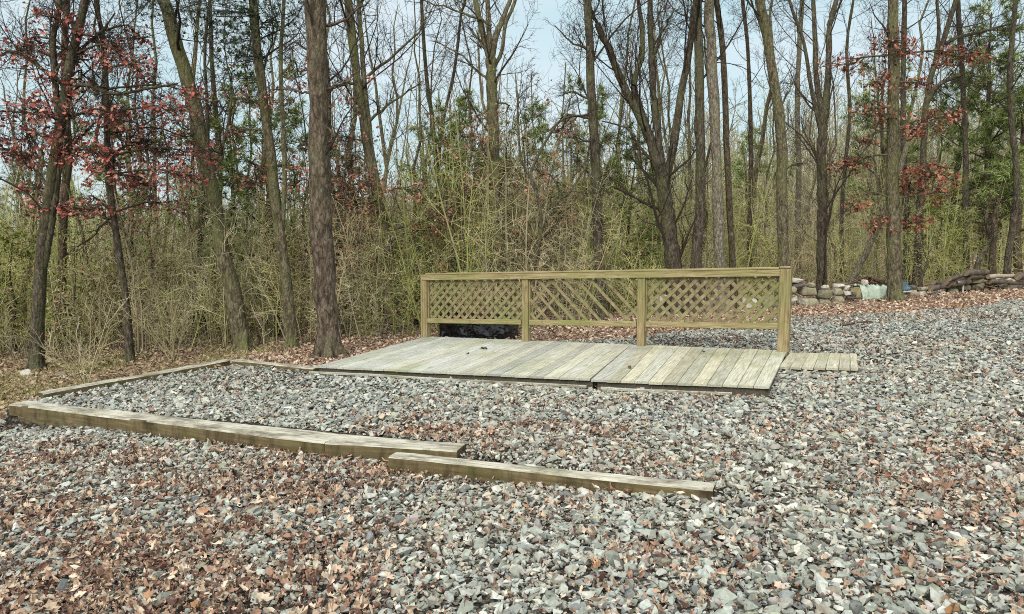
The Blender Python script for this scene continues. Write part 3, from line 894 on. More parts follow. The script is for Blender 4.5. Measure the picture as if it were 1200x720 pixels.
W = [
 (927, 325, 945, 332, mp, 'pale flat stone capping the left end of the stone wall by the railing post', .3),
 (929, 331, 946, 338, md, 'stone coloured dark as if in shadow under the pale capping stone at the left end of the wall', .4),  # the capping stone's shadow is put into this stone's colour
 (926, 335, 936, 345, mb, 'rounded grey stone beside the top of the right railing post', .1),
 (927, 345, 934, 361, mp, 'whitish slab leaning upright against the left end of the stone wall', .5),
 (936, 336, 960, 348, mb, 'broad tan block in the upper course of the stone wall, left of the square block', .6),
 (938, 349, 961, 362, mb, 'broad mossy block in the bottom course of the stone wall, left of its square neighbour', .55),
 (961, 339, 977, 350, mb, 'square brown block in the upper course of the stone wall', .85),
 (960, 350, 977, 361, mb, 'square block at the bottom of the wall under the square brown block', .8),
 (965, 334, 974, 339, mp, 'small pale stone on top of the square brown block', .4),
 (978, 337, 990, 347, mb, 'grey block of the upper course right of the square brown block', .6),
 (978, 347, 993, 359, mb, 'rough bottom stone right of the square bottom block', .4),
 (979, 332, 992, 337, mp, 'thin pale slab lying on the right part of the stone wall', .5),
 (989, 334, 999, 341, mp, 'small round pale stone upper of two at the right end of the wall', .05),
 (988, 340, 1000, 348, mp, 'round pale stone lower of two at the right end of the wall', .1),
 (1012, 327, 1020, 335, mp, 'pale stone on the brown brush heap above the green tarp', .4),
 (1066, 339, 1078, 351, mb, 'grey stone low beside the blue tarp bundle', .3),
 (1077, 341, 1092, 350, mp, 'pale low stone in the middle of the gap right of the tree', .4),
 (1096, 341, 1112, 347, mp, 'pale tilted slab in front of the dark log heap', .7),
 (1091, 344, 1099, 350, mb, 'small mossy stone left of the pale tilted slab', .2),
 (1112, 335, 1126, 348, mb, 'pale mossy boulder right of the pale tilted slab', .3),
 (1167, 334, 1186, 344, mb, 'grey boulder under the crossed dead branches', .3),
 (1142, 330, 1158, 340, mb, 'brown stone half covered by leaves under the dark log heap', .3),
 (1106, 333, 1122, 339, md, 'dark flat stone wedged under the left part of the log heap', .6),
 (1123, 333, 1140, 340, mb, 'flat brown stone under the thin pale pole of the log heap', .6),
 (1139, 325, 1157, 332, mb, 'flat stone under the big crowning log of the heap', .7),
 (1157, 327, 1174, 335, mb, 'grey flat stone left of where the bare branches cross', .6),
 (1172, 325, 1190, 331, mp, 'pale flat stone just under the long pale log', .6),
 (1187, 336, 1206, 345, mb, 'low brown stone beneath the thick dark log at the right edge', .5),
 (1126, 326, 1141, 331, md, 'dark stone wedged between the upper logs of the heap', .6),
 (1067, 334, 1077, 340, md, 'dark stone right beside the dark blue tarp bundle', .4),
 (1080, 336, 1092, 342, mb, 'small brown stone on top of the low stones right of the tree', .5),
 (948, 331, 958, 337, mb, 'small stone on top of the broad tan block', .4),
 (999, 342, 1006, 350, md, 'small dark stone between the round pale stones and the yellow ended log', .4),
 (771, 345, 783, 354, mp, 'pale stone seen through the left edge of the right lattice panel', .3),
 (792, 344, 803, 352, mp, 'pale stone seen through the right lattice panel, second from its left edge', .3),
 (744, 362, 755, 371, mp, 'pale stone seen through the right lower corner of the middle lattice panel', .3),
 (765, 352, 780, 372, md, 'dark block in place of the shaded gap low behind the left edge of the right lattice panel', .4),  # dark block stands in for the shade below the pale stone
 (782, 352, 800, 374, md, 'dark block in place of the shaded gap low behind the right lattice panel between two pale stones', .4),  # darkness of the next gap, given as a solid dark block
 (803, 354, 822, 374, mb, 'brown stone low behind the middle of the right lattice panel', .4),
 (824, 352, 846, 372, mb, 'broad tan stone behind the centre of the right lattice panel', .5),
 (848, 350, 868, 369, mb, 'tan stone behind the right lattice panel, right of the broad tan one', .4),
 (870, 348, 892, 367, mp, 'pale stone behind the right end of the right lattice panel', .4),
 (894, 346, 914, 364, mb, 'last brown stone before the right railing post', .4),
]
for k, (x0, y0, x1, y1, m, lb, bx) in enumerate(W):
    stone(x0, y0, x1, y1, m, lb, bx, dY=-.04 if y1 > 348 else .05, tilt=.9 if 'leaning' in lb else 0)

def log(p, q, r, mat, label, name='log', cat='log', group=None, ends=True, bend=0.0, seed=0):
    rr = np.random.default_rng(seed + 17)
    p, q = np.asarray(p, float), np.asarray(q, float); n = 9
    s = np.linspace(0, 1, n)[:, None]; pts = p + (q - p) * s
    pts[:, 2] += np.sin(s[:, 0] * math.pi) * bend; pts[1:-1] += rr.normal(size=(n - 2, 3)) * r * .12
    rad = r * (1 - .18 * s[:, 0]) * rr.uniform(.93, 1.07, n)
    org = p.copy()
    V, f = tubes((pts - org)[None], rad[None], 10)
    o = mesh_obj(name, [(V, f, None)], mat, smooth=True); o.location = org
    tag(o, label, cat, group)
    if ends:
        ring0 = V[:10]; ring1 = V[-10:]
        for rg, fc in ((ring0, list(range(10))), (ring1, list(range(9, -1, -1)))): mesh_obj('cut_end', [(rg, np.array([fc]), None)], M['cut'] if 'yellow' in label else M['log_end'], o)
    return o
def pl(x, y, dY=0.0): return PD(x, y, wallY(x) + dY)
# log under the green tarp
g0, g1 = pl(1003, 345, .25), pl(1062, 345, .35)
log(g0, g1, .16, M['log_pale'], 'thick yellow ended log poking out from under the green tarp', seed=1)
def tarp(x0, x1, yt, yb, mat, label, dY=0.0, seed=0):
    a, b = pl(x0, yt, dY), pl(x1, yt, dY); h = (yb - yt) * pxm(wallY(x0)); rr = np.random.default_rng(seed)
    nx, nt = 22, 16; V = []
    for i in range(nx + 1):
        c = a + (b - a) * i / nx
        for k in range(nt + 1):
            t = math.pi * (k / nt) ; yy = -math.cos(t) * .30; zz = -h + h * min(1, math.sin(t) * 1.25) + .02 * math.sin(i * .9 + k * 1.3) + .02 * math.sin(i * 2.1 - k * .7) + rr.normal() * .003
            V.append((c[0], c[1] + .25 + yy * (1 + .08 * math.sin(i * 1.7 + k)), c[2] + zz))
    q = [(i * (nt + 1) + k, (i + 1) * (nt + 1) + k, (i + 1) * (nt + 1) + k + 1, i * (nt + 1) + k + 1) for i in range(nx) for k in range(nt)]
    V = np.array(V); org = V[0].copy(); o = mesh_obj('tarp', [(V - org, np.array(q), None)], mat, smooth=True); o.location = org
    md = o.modifiers.new('thickness', 'SOLIDIFY'); md.thickness = .006
    tag(o, label, 'tarp'); return o
tarp(1010, 1052, 335.5, 353, M['tarp_green'], 'pale green tarp folded over the log beside the big oak trunk', seed=1)
tarp(1052, 1066, 332, 342, M['tarp_blue'], 'dark blue tarp bundle just right of the big oak trunk', .1, seed=2)
log(pl(1054, 342.5, -.2), pl(1068, 342, -.2), .022, M['stone_pale'], 'short pale board lying below the dark blue tarp bundle', 'board', 'board', ends=False)
log(pl(992, 349, -.2), pl(1010, 350, -.15), .03, M['log_dark'], 'flat dark plank on the ground left of the green tarp', 'plank', 'plank', ends=False)
log(pl(1000, 353, -.2), pl(1024, 354, -.2), .028, M['log_dark'], 'flat dark plank on the ground in front of the green tarp', 'plank', 'plank', ends=False)
LG = [ (1091, 338, 1106, 336, .07, 'log_dark', 'thick dark log at the left end of the dark log heap'), (1094, 331, 1104, 333, .05, 'log_dark', 'short dark log on top of the thick dark one at the heap\'s left end'),
 (1108, 331, 1138, 325, .075, 'log_dark', 'long dark log rising to the right along the top of the log heap'), (1110, 334, 1136, 330, .075, 'log_dark', 'dark log second from the top of the log heap'),
 (1113, 327, 1132, 322, .05, 'log_dark', 'thin dark log near the top left of the log heap'), (1121, 331, 1137, 330.5, .03, 'log_pale', 'thin pale pole across the front of the dark log heap'),
 (1132, 320, 1157, 319, .075, 'log_dark', 'big squared looking dark log crowning the log heap'), (1136, 324, 1160, 325, .07, 'log_dark', 'dark log right under the big one crowning the heap'),
 (1158, 324.5, 1189, 323.5, .055, 'log_pale', 'long pale log on the top of the heap right of the crowning dark log'), (1160, 330, 1200, 332, .06, 'log_dark', 'dark log under the long pale one'),
 (1182, 338, 1215, 333, .085, 'log_dark', 'thick dark log low at the right edge of the photo'), (1184, 331, 1216, 327, .07, 'log_pale', 'pale grey log at the right edge above the thick dark one'),
 (1193, 324, 1218, 321, .09, 'log_dark', 'thick dark log topmost at the right edge of the photo'), (1155, 345, 1186, 330, .022, 'log_pale', 'thin bare branch slanting up over the grey boulder'),
 (1176, 328, 1195, 343, .02, 'log_pale', 'thin bare branch slanting down across the other one over the grey boulder'), (1128, 344, 1129, 331, .022, 'stone_pale', 'short pale stake standing in front of the log heap'),
 (1170, 336, 1198, 326, .03, 'log_dark', 'dark dead branch behind the crossed thin branches'), (1143, 345, 1165, 338, .03, 'log_dark', 'dark dead branch on the leaves left of the grey boulder')]
for k, (x0, y0, x1, y1, r, m, lb) in enumerate(LG):
    log(pl(x0, y0, -.15 + .05 * (k % 4)), pl(x1, y1, .1 * (k % 3)), r, M[m], lb, name='stake' if 'stake' in lb else ('branch' if 'branch' in lb else 'log'), cat='stake' if 'stake' in lb else ('branch' if 'branch' in lb else 'log'), group='logs of the heap at the edge of the wood' if 'branch' not in lb and 'stake' not in lb else None, ends=r > .045, seed=k)
def mound(x0, x1, yt, yb, label, name, seed, cols, dY=.2):
    rr = np.random.default_rng(seed); Y = wallY((x0 + x1) / 2) + dY
    a, b = PD(x0, yb, Y), PD(x1, yt, Y); w = b[0] - a[0]; h = b[2] - a[2]; N = 900
    u = rr.uniform(-1, 1, N); v = rr.uniform(-1, 1, N); rad = np.clip(1 - u * u - v * v * .9, 0, 1)
    pos = np.stack([(a[0] + b[0]) / 2 + u * w / 2, Y + .3 + v * .45, a[2] + h * np.sqrt(rad) * rr.uniform(.55, 1.02, N)], 1)
    ch = scatter(LEAF_OAK + LEAF_OVAL, pos, rand_rot(N, rr), np.full((N, 3), .11), np.array(cols)[rr.integers(0, len(cols), N)] * rr.uniform(.6, 1.2, (N, 1)), rr)
    n2 = 60; p0 = pos[:n2] - (0, 0, .05); p1 = p0 + rr.normal(size=(n2, 3)) * (.35, .2, .12)
    ch.append(tube_chunk(np.stack([p0, (p0 + p1) / 2, p1], 1), np.full((n2, 3), .010), 4, np.tile([[.16, .12, .08]], (n2, 1))))
    tag(mesh_obj(name, ch, M['vleaf']), label, 'brush heap')
mound(1012, 1042, 327, 338, 'brown heap of dead leaves and twigs above the green tarp', 'brush_heap', 3, [(.10, .055, .035), (.18, .11, .07), (.06, .035, .025)], .35)
mound(1118, 1166, 326, 346, 'leafy brush mound filling the middle of the log heap', 'brush_heap', 4, [(.16, .10, .065), (.26, .18, .12), (.08, .05, .035)], .3)
# round pale stone on the grassy strip at the left
def lone_stone(px0, py0, px1, py1, lb):
    c = PG((px0 + px1) / 2, py1); Y = c[1]; 
    bm = bmesh.new(); bmesh.ops.create_icosphere(bm, subdivisions=3, radius=.5); w = (px1 - px0) * pxm(Y); h = (py1 - py0) * pxm(Y)
    for v in bm.verts:
        p = Vector(v.co); k = 1 + .09 * math.sin(p.x * 9 + 1) * math.sin(p.y * 8) + .06 * math.sin(p.z * 13 + p.x * 5)
        v.co = Vector((p.x * w * k, p.y * w * .8 * k, p.z * h * 1.7 * k + h * .2))
    me = D.meshes.new('boulder'); bm.to_mesh(me); bm.free(); me.materials.append(M['stone'] if 'mossy' in lb else M['stone_pale'])
    for f in me.polygons: f.use_smooth = True
    o = D.objects.new('boulder', me); C.objects.link(o); o.location = c; tag(o, lb, 'boulder')
def PG(x, y):
    h = 0.0
    for _ in range(25):
        p = P(x, y, h); h = .5 * h + .5 * (float(ground_z(p[0], p[1])) - SL * p[0])
    return P(x, y, h)
lone_stone(24, 433, 39, 441, 'rounded pale boulder on the grassy strip at the far left')
lone_stone(64, 436, 80, 442, 'low mossy stone in the dry grass right of the pale boulder')
# dark stick on the gravel
s0, s1 = PG(985, 384), PG(1022, 381)
log(s0 + (0, 0, .035), s1 + (0, 0, .05), .018, M['log_dark'], 'thin dark stick lying on the far gravel beyond the boardwalk', 'stick', 'stick', ends=False, bend=.02)

# ------------------------------------------------------------------ trees
OAKRED = np.array([(.26, .07, .054), (.33, .11, .08), (.17, .046, .038), (.39, .19, .14), (.29, .115, .09)])
BEECH = np.array([(.30, .16, .10), (.36, .20, .13), (.25, .11, .075), (.24, .075, .05)])

def leafcloud(rng, c, rad, n, pal, size, protos=LEAF_OAK, clump=5, frm=None):
    """leaves hanging in clumps inside an ellipsoid"""
    k = max(1, n // clump)
    q = nrm(rng.normal(size=(k, 3))) * rng.uniform(.2, 1, (k, 1)) ** .6 * np.asarray(rad) + np.asarray(c)
    pos = np.repeat(q, clump, 0) + rng.normal(size=(k * clump, 3)) * size * .75
    N = len(pos); rot = rand_rot(N, rng)
    col = pal[rng.integers(0, len(pal), N)] * rng.uniform(.65, 1.3, (N, 1))
    ch = scatter(protos, pos, rot, np.repeat((size * rng.uniform(.6, 1.25, N))[:, None], 3, 1), col, rng)
    return ch, q

def build_tree(name, label, group, stems, base_px=None, Y=None, bark='bark_brown', twig='twig_dark', seed=1, limbs=(), sprays=(), top=11.0,
               nl=9, llen=2.6, tmin=.3, ang=50, upb=.10, fine=1.0, leafpal=OAKRED, leafsize=.085, dens=1.0, topleaf=0, cat='tree', flare=1.2, rf=.26):
    rng = np.random.default_rng(seed)
    if Y is None: Y = PG(*base_px)[1]
    b0 = PD(stems[0][0][0][0], stems[0][0][0][1], Y)
    org = G(b0[0], Y)
    root = empty(name, org, label, cat, group)
    tr, Ls = [], []
    main_pts, main_r, main_len = [], [], []
    for si, (px, w0, w1) in enumerate(stems):
        dYs = 0 if si == 0 else rng.uniform(-.25, .7)
        p = []
        for k, (x, y) in enumerate(px):
            f = k / max(1, len(px) - 1)
            p.append(PD(x, y, Y + dYs * f))
        p = np.array(p)
        if si == 0:
            g = G(p[0][0], Y, -.12)
            if p[0][2] > g[2] + .3: p = np.vstack([[p[0][0] + (p[0][0] - p[1][0]) * .2, Y, g[2]], p])
            else: p[0][2] = g[2]
        # carry the stem on above the frame
        if px[-1][1] <= 4 and p[-1][2] < top:
            d = nrm(p[-1] - p[-2]); zl = p[-1][2]
            for zz in np.linspace(zl, top * rng.uniform(.85, 1.1), 5)[1:]:
                d = nrm(d * .8 + np.array((0, 0, .5)) + rng.normal(size=3) * .05)
                p = np.vstack([p, p[-1] + d * ((zz - p[-1][2]) / max(.3, d[2]))])
        n = 30
        s = spline(p, n)
        s[1:-1] += rng.normal(size=(n - 2, 3)) * w0 * pxm(Y) * .035
        r0, r1 = w0 * pxm(Y) / 2, w1 * pxm(Y) / 2
        zt = PD(px[-1][0], px[-1][1], Y)[2]
        f = np.clip((s[:, 2] - s[0, 2]) / max(.1, zt - s[0, 2]), 0, None)
        r = np.where(f <= 1, r0 + (r1 - r0) * f, r1 * np.clip(1 - (f - 1) * (max(.5, zt - s[0, 2]) / max(1., s[-1, 2] - zt)) * .85, .12, 1))
        r = np.maximum(r, .008)
        r = r * (1 + .05 * rng.normal(size=n))
        if si == 0: r[:3] *= np.array((flare * 1.12, flare * .98, 1.04))
        tr.append((s, r)); main_pts.append(s); main_r.append(r); main_len.append(np.linalg.norm(np.diff(s, axis=0), axis=1).sum())
    tp = np.array(main_pts); trr = np.array(main_r)
    V = [tube_chunk(tp - org, trr, 12)]
    # explicit limbs
    lp, lr, ll = [], [], []
    for px, w in limbs:
        dd = rng.uniform(-.5, .5)
        p = np.array([PD(x, y, Y + dd * k / (len(px) - 1)) for k, (x, y) in enumerate(px)])
        s = spline(p, 10); s[1:-1] += rng.normal(size=(8, 3)) * .015
        lp.append(s); lr.append(np.linspace(w, w * .35, 10) * pxm(Y) / 2); ll.append(np.linalg.norm(np.diff(s, axis=0), axis=1).sum())
    sp_chunks = []
    for (cx, cy, rx, ry, n) in sprays:
        dd = rng.uniform(-.6, .6); cc = PD(cx, cy, Y + dd)
        # joined to the nearest lower point of a stem or limb
        cand = tp.reshape(-1, 3); dist = np.linalg.norm((cand - cc) * (1, 1, .8), axis=1) + np.where(cand[:, 2] > cc[2] + .25, 3, 0)
        a = cand[np.argmin(dist)]
        end = cc + np.array((np.sign(cc[0] - a[0]) * rx * pxm(Y) * .8, 0, rng.uniform(-.05, .1)))
        mid = (a + end) / 2 + np.array((0, 0, rng.uniform(.0, .2)))
        s = spline([a, mid, cc, end], 10); lp.append(s); lr.append(np.linspace(2.4, .9, 10) * pxm(Y) / 2); ll.append(max(.8, np.linalg.norm(end - a)))
        ch, q = leafcloud(rng, cc - org, (rx * pxm(Y) * 1.2, .35 + .3 * rx * pxm(Y), ry * pxm(Y) * 1.2), int(n * dens * 1.1), leafpal, leafsize * .82)
        sp_chunks += ch
        # twiglets to the clumps
        q = q + org; k = rng.integers(2, 9, len(q)); st = s[k]
        pts = np.stack([st, (st + q) / 2 + rng.normal(size=q.shape) * .04, q], 1)
        V.append(tube_chunk(pts - org, np.tile([[.006, .004, .003]], (len(q), 1)), 3))
    if stems[0][1] >= 12:      # roots spreading into the litter
        k = 6; a = np.arange(k) * 2 * math.pi / k + rng.uniform(-.4, .4, k); R0 = stems[0][1] * pxm(Y) / 2
        rp = np.zeros((k, 4, 3))
        for j, (q, zz) in enumerate(((.35, .42), (.85, .16), (1.45, .035), (2.3, -.10))):
            rp[:, j, 0] = tp[0][0][0] + np.cos(a) * R0 * q * 1.05; rp[:, j, 1] = Y + np.sin(a) * R0 * q * 1.05; rp[:, j, 2] = org[2] + zz * (R0 / .17)
        V.append(tube_chunk(rp - org, np.tile(np.array([[.50, .38, .26, .12]]) * R0, (k, 1)), 7))
    if lp:
        V.append(tube_chunk(np.array(lp) - org, np.array(lr), 7))
    mesh_obj('trunk', V, M[bark], root, smooth=True)
    # random limbs, branches, twigs
    l1, r1, n1 = grow(tp, trr, np.full(len(tp), llen * 1.1), int(round(nl * (1.5 if len(tp) < 3 else 1.25))), tmin, .97, ang, 13, 1.0, rf, 8, .13, upb, rng, .008, .25, .35)
    if lp:
        L10 = np.array(lp); idx = np.linspace(0, 9, 8).astype(int)
        l1 = np.concatenate([l1, L10[:, idx]]); r1 = np.concatenate([r1, np.array(lr)[:, idx]]); n1 = np.concatenate([n1, np.array(ll)])
    l2, r2, n2 = grow(l1, r1, n1, int(8 * fine), .2, .98, 44, 16, .52, .46, 5, .2, .06, rng, .0042, .4, .35)
    l3, r3, n3 = grow(l2, r2, n2, int(6 * fine), .15, .98, 44, 18, .55, .58, 4, .22, .04, rng, .0028, .5, .35)
    l4, r4, n4 = grow(l3, r3, n3, 2, .2, .95, 42, 16, .55, .7, 3, .22, .02, rng, .0024, .6, .4)
    nlp = len(lp); k = len(l1) - nlp
    ch = [tube_chunk(l1[:k] - org, r1[:k], 6), tube_chunk(l2 - org, r2, 4), tube_chunk(l3 - org, r3, 3), tube_chunk(l4 - org, r4, 3)]
    mesh_obj('crown', ch, M[twig], root, smooth=False)
    if topleaf:
        e = l3[:, -1]; e = e[rng.permutation(len(e))[:topleaf]] - org
        pos = np.repeat(e, 4, 0) + rng.normal(size=(len(e) * 4, 3)) * leafsize * .7; N = len(pos)
        sp_chunks += scatter(LEAF_OAK, pos, rand_rot(N, rng), np.repeat((leafsize * rng.uniform(.6, 1.2, N))[:, None], 3, 1), leafpal[rng.integers(0, len(leafpal), N)] * rng.uniform(.7, 1.2, (N, 1)), rng)
    if sp_chunks: mesh_obj('leaves', sp_chunks, M['vleaf'], root)
    return root

GH = 'large trees at the edge of the wood'
# --- left
build_tree('oak_tree', 'double stemmed oak with dark red leaves at the far left edge of the wood', GH,
  [([(42, 434), (44, 380), (48, 320), (53, 260), (62, 205), (72, 140), (84, 70), (100, 0)], 15, 9),
   ([(47, 330), (56, 290), (63, 240), (66, 215), (70, 170), (66, 110), (62, 50), (70, 0)], 9, 6)],
  base_px=(42, 434), bark='bark_dark', seed=11, nl=5, llen=2.4, tmin=.28,
  limbs=[([(76, 115), (95, 98), (130, 112), (170, 104), (208, 98)], 6), ([(60, 225), (30, 185), (5, 175), (-30, 170)], 4), ([(80, 100), (40, 75), (10, 60), (-25, 70)], 5),
         ([(90, 40), (80, 20), (65, -10)], 6), ([(84, 80), (95, 60), (115, 40), (135, 15)], 5), ([(64, 210), (90, 165), (110, 145)], 4)],
  sprays=[(50, 58, 40, 12, 150), (85, 68, 25, 12, 110), (45, 130, 22, 22, 130), (80, 135, 30, 25, 160), (30, 165, 34, 22, 170), (75, 175, 26, 20, 150), (20, 185, 26, 12, 90), (130, 140, 32, 14, 140),
          (75, 245, 45, 9, 150), (40, 222, 26, 8, 80), (110, 50, 26, 14, 90), (60, 20, 26, 14, 70), (145, 75, 26, 10, 110), (-15, 130, 25, 40, 120), (110, 180, 28, 14, 130), (20, 60, 26, 16, 90), (95, 100, 22, 12, 90), (60, 95, 22, 10, 80)])
build_tree('oak_tree', 'thin dark oak with drooping red leaves right of the double stemmed oak', GH,
  [([(153, 424), (147, 350), (138, 285), (130, 230), (126, 170), (124, 100), (119, 40), (113, 0)], 9, 5)], base_px=(153, 424), bark='bark_dark', seed=12, nl=5, llen=2.0, tmin=.35,
  limbs=[([(133, 250), (110, 275), (90, 290)], 3), ([(128, 190), (165, 150), (205, 125)], 3), ([(136, 270), (115, 245), (95, 252)], 3)],
  sprays=[(180, 178, 30, 16, 170), (205, 205, 34, 12, 150), (200, 128, 26, 12, 140), (125, 200, 22, 22, 150), (150, 165, 24, 16, 110), (135, 130, 20, 14, 100), (160, 45, 24, 14, 80), (230, 110, 20, 9, 60), (165, 215, 22, 9, 70), (135, 60, 20, 16, 70), (105, 245, 26, 9, 90), (170, 95, 24, 14, 90), (215, 160, 20, 10, 70), (190, 238, 24, 8, 70), (240, 185, 18, 10, 60)])
build_tree('leaning_tree', 'mossy brown trunk leaning left between the red leaved oaks and the big pine', GH,
  [([(286, 410), (276, 360), (264, 310), (254, 255), (243, 190), (226, 120), (209, 60), (192, 0)], 19, 14)], base_px=(286, 410), bark='bark_moss', seed=13, nl=6, llen=2.2, tmin=.5,
  limbs=[([(246, 210), (262, 170), (268, 130), (272, 95)], 5), ([(240, 170), (215, 145), (190, 140)], 3)], topleaf=20)
build_tree('pitch_pine', 'tall thin pine with sparse dark green needles between the leaning trunk and the big pine', GH,
  [([(342, 408), (337, 340), (326, 260), (318, 190), (308, 110), (300, 50), (297, 0)], 13, 10), ([(330, 280), (334, 200), (330, 120), (329, 60), (333, 0)], 6, 4)], base_px=(342, 408), bark='bark_moss', seed=14, nl=10, llen=2.0, tmin=.4,
  sprays=[(330, 195, 30, 12, 90), (275, 165, 30, 12, 80), (350, 90, 16, 30, 60), (300, 215, 26, 10, 90), (345, 215, 16, 12, 70), (290, 120, 22, 12, 50)], leafpal=BEECH)
build_tree('big_pine', 'thickest trunk, a tall rough barked pine at the near left corner of the deck', GH,
  [([(386, 418), (383, 370), (379, 300), (376, 230), (374, 160), (371, 80), (370, 0)], 27, 22)], base_px=(386, 418), bark='bark_pine', seed=15, nl=7, llen=2.0, tmin=.35, flare=1.3, rf=.13,
  limbs=[([(383, 105), (405, 95), (430, 75)], 4), ([(364, 60), (345, 50), (330, 60)], 3), ([(382, 30), (410, 20), (440, -10)], 4), ([(366, 178), (357, 170), (353, 163)], 5), ([(376, 178), (386, 172), (389, 175)], 5), ([(364, 110), (340, 105), (310, 106)], 3), ([(384, 150), (400, 165), (440, 210)], 3)])
build_tree('maple_tree', 'slim two stemmed tree with pale brown leaves low down, right of the big pine', GH,
  [([(468, 395), (462, 330), (450, 265), (440, 225), (427, 150), (417, 80), (408, 0)], 12, 9), ([(455, 285), (447, 240), (436, 180), (428, 110), (424, 50), (420, 0)], 8, 5)], Y=13.2, bark='bark_moss', seed=16, nl=11, llen=2.4, tmin=.4,
  limbs=[([(418, 100), (455, 70), (485, 45), (500, 20)], 4), ([(424, 150), (460, 120), (495, 95)], 4), ([(420, 95), (400, 100), (380, 110)], 4), ([(445, 250), (433, 243), (425, 235)], 5)],
  sprays=[(430, 215, 26, 14, 110), (410, 195, 20, 14, 90), (415, 240, 24, 14, 120), (440, 250, 18, 10, 60), (405, 160, 18, 14, 60), (440, 308, 14, 8, 60), (402, 290, 10, 20, 70), (480, 225, 22, 12, 70), (520, 250, 20, 12, 60), (400, 225, 16, 14, 80), (500, 270, 18, 10, 50)], leafpal=np.vstack([BEECH, OAKRED[3:]]))
build_tree('tulip_tree', 'mossy straight trunk forking into an upright fan in the centre of the photo', GH,
  [([(585, 385), (583, 300), (580, 230), (578, 160), (576, 100), (575, 68)], 15, 12), ([(575, 72), (566, 40), (557, 0)], 8, 6), ([(575, 72), (573, 35), (571, 0)], 7, 5), ([(575, 72), (582, 40), (592, 15), (600, -10)], 8, 5), ([(576, 85), (588, 60), (592, 30), (604, 0)], 5, 4)],
  Y=14.0, bark='bark_moss', seed=17, nl=5, llen=2.2, tmin=.15, ang=40,
  limbs=[([(574, 66), (560, 45), (548, 30)], 4), ([(574, 98), (556, 80), (535, 60), (505, 48)], 3), ([(581, 123), (590, 121), (596, 125), (592, 133)], 2.5), ([(576, 30), (555, 20), (520, 8), (495, 0)], 3.5)])
build_tree('dark_tree', 'straight dark trunk standing behind the middle lattice panel', GH,
  [([(704, 385), (702, 310), (699, 230), (696, 160), (692, 80), (688, 0)], 13, 9)], Y=13.8, bark='bark_dark', seed=18, nl=9, llen=2.4, tmin=.35,
  limbs=[([(697, 140), (670, 134), (655, 142), (640, 155)], 3.5), ([(698, 165), (680, 165), (665, 160)], 3), ([(693, 115), (670, 108), (655, 112)], 3), ([(691, 60), (670, 50), (650, 30)], 3)], topleaf=10)
build_tree('spreading_tree', 'spreading tree with many dark limbs fanning from one low fork behind the railing', GH,
  [([(792, 372), (790, 320), (784, 265), (778, 225), (772, 190)], 22, 15), ([(773, 200), (756, 150), (735, 110), (718, 70), (700, 28)], 11, 7), ([(774, 195), (762, 160), (748, 120), (742, 100)], 9, 7), ([(742, 100), (753, 60), (751, 25), (748, 0)], 7, 5),
   ([(776, 195), (770, 150), (766, 110), (763, 60), (762, 0)], 9, 6), ([(780, 215), (790, 165), (798, 110), (806, 70), (813, 20), (816, 0)], 10, 7)],
  Y=14.2, bark='bark_dark', seed=19, nl=6, llen=2.2, tmin=.2, ang=42,
  limbs=[([(768, 190), (750, 172), (735, 150), (705, 142)], 4), ([(765, 70), (775, 40), (790, 10)], 4), ([(700, 28), (690, 10), (686, -10)], 4)])
build_tree('black_oak', 'rough nearly black upright trunk right of the spreading tree', GH,
  [([(812, 372), (816, 310), (820, 250), (821, 180), (820, 100), (818, 0)], 13, 10)], Y=13.9, bark='bark_dark', seed=20, nl=8, llen=2.2, tmin=.4)
build_tree('pale_barked_tree', 'straight pale flaking trunk rising behind the right lattice panel', GH,
  [([(845, 372), (843, 300), (841, 230), (838, 150), (834, 70), (831, 0)], 14, 11)], Y=13.9, bark='bark_pale', seed=21, nl=7, llen=2.2, tmin=.5, twig='twig_grey')
build_tree('slim_tree', 'slim grey brown stem just right of the pale flaking trunk', GH,
  [([(862, 370), (858, 300), (854, 220), (850, 120), (846, 50), (840, 0)], 8, 6)], Y=14.4, bark='bark_brown', seed=22, nl=9, llen=2.0, tmin=.4)
build_tree('mossy_tree', 'mossy trunk leaning a little left above the right end of the railing', GH,
  [([(919, 352), (918, 300), (917, 240), (915, 160), (908, 100), (900, 50), (890, 0)], 14, 10)], Y=14.6, bark='bark_moss', seed=23, nl=8, llen=2.2, tmin=.5,
  limbs=[([(912, 130), (925, 105), (928, 90)], 3), ([(918, 200), (935, 190), (950, 195)], 2.5)])
build_tree('forked_tree', 'dark tree forking into two tall stems right of the railing', GH,
  [([(963, 342), (963, 270), (963, 200), (964, 150), (966, 130)], 12, 10), ([(965, 140), (957, 95), (955, 40), (953, 0)], 7, 5), ([(965, 140), (971, 80), (972, 35), (980, 0)], 8, 6), ([(961, 150), (950, 100), (942, 50), (925, 0)], 5, 3)],
  Y=15.6, bark='bark_dark', seed=24, nl=7, llen=2.4, tmin=.2, ang=42)
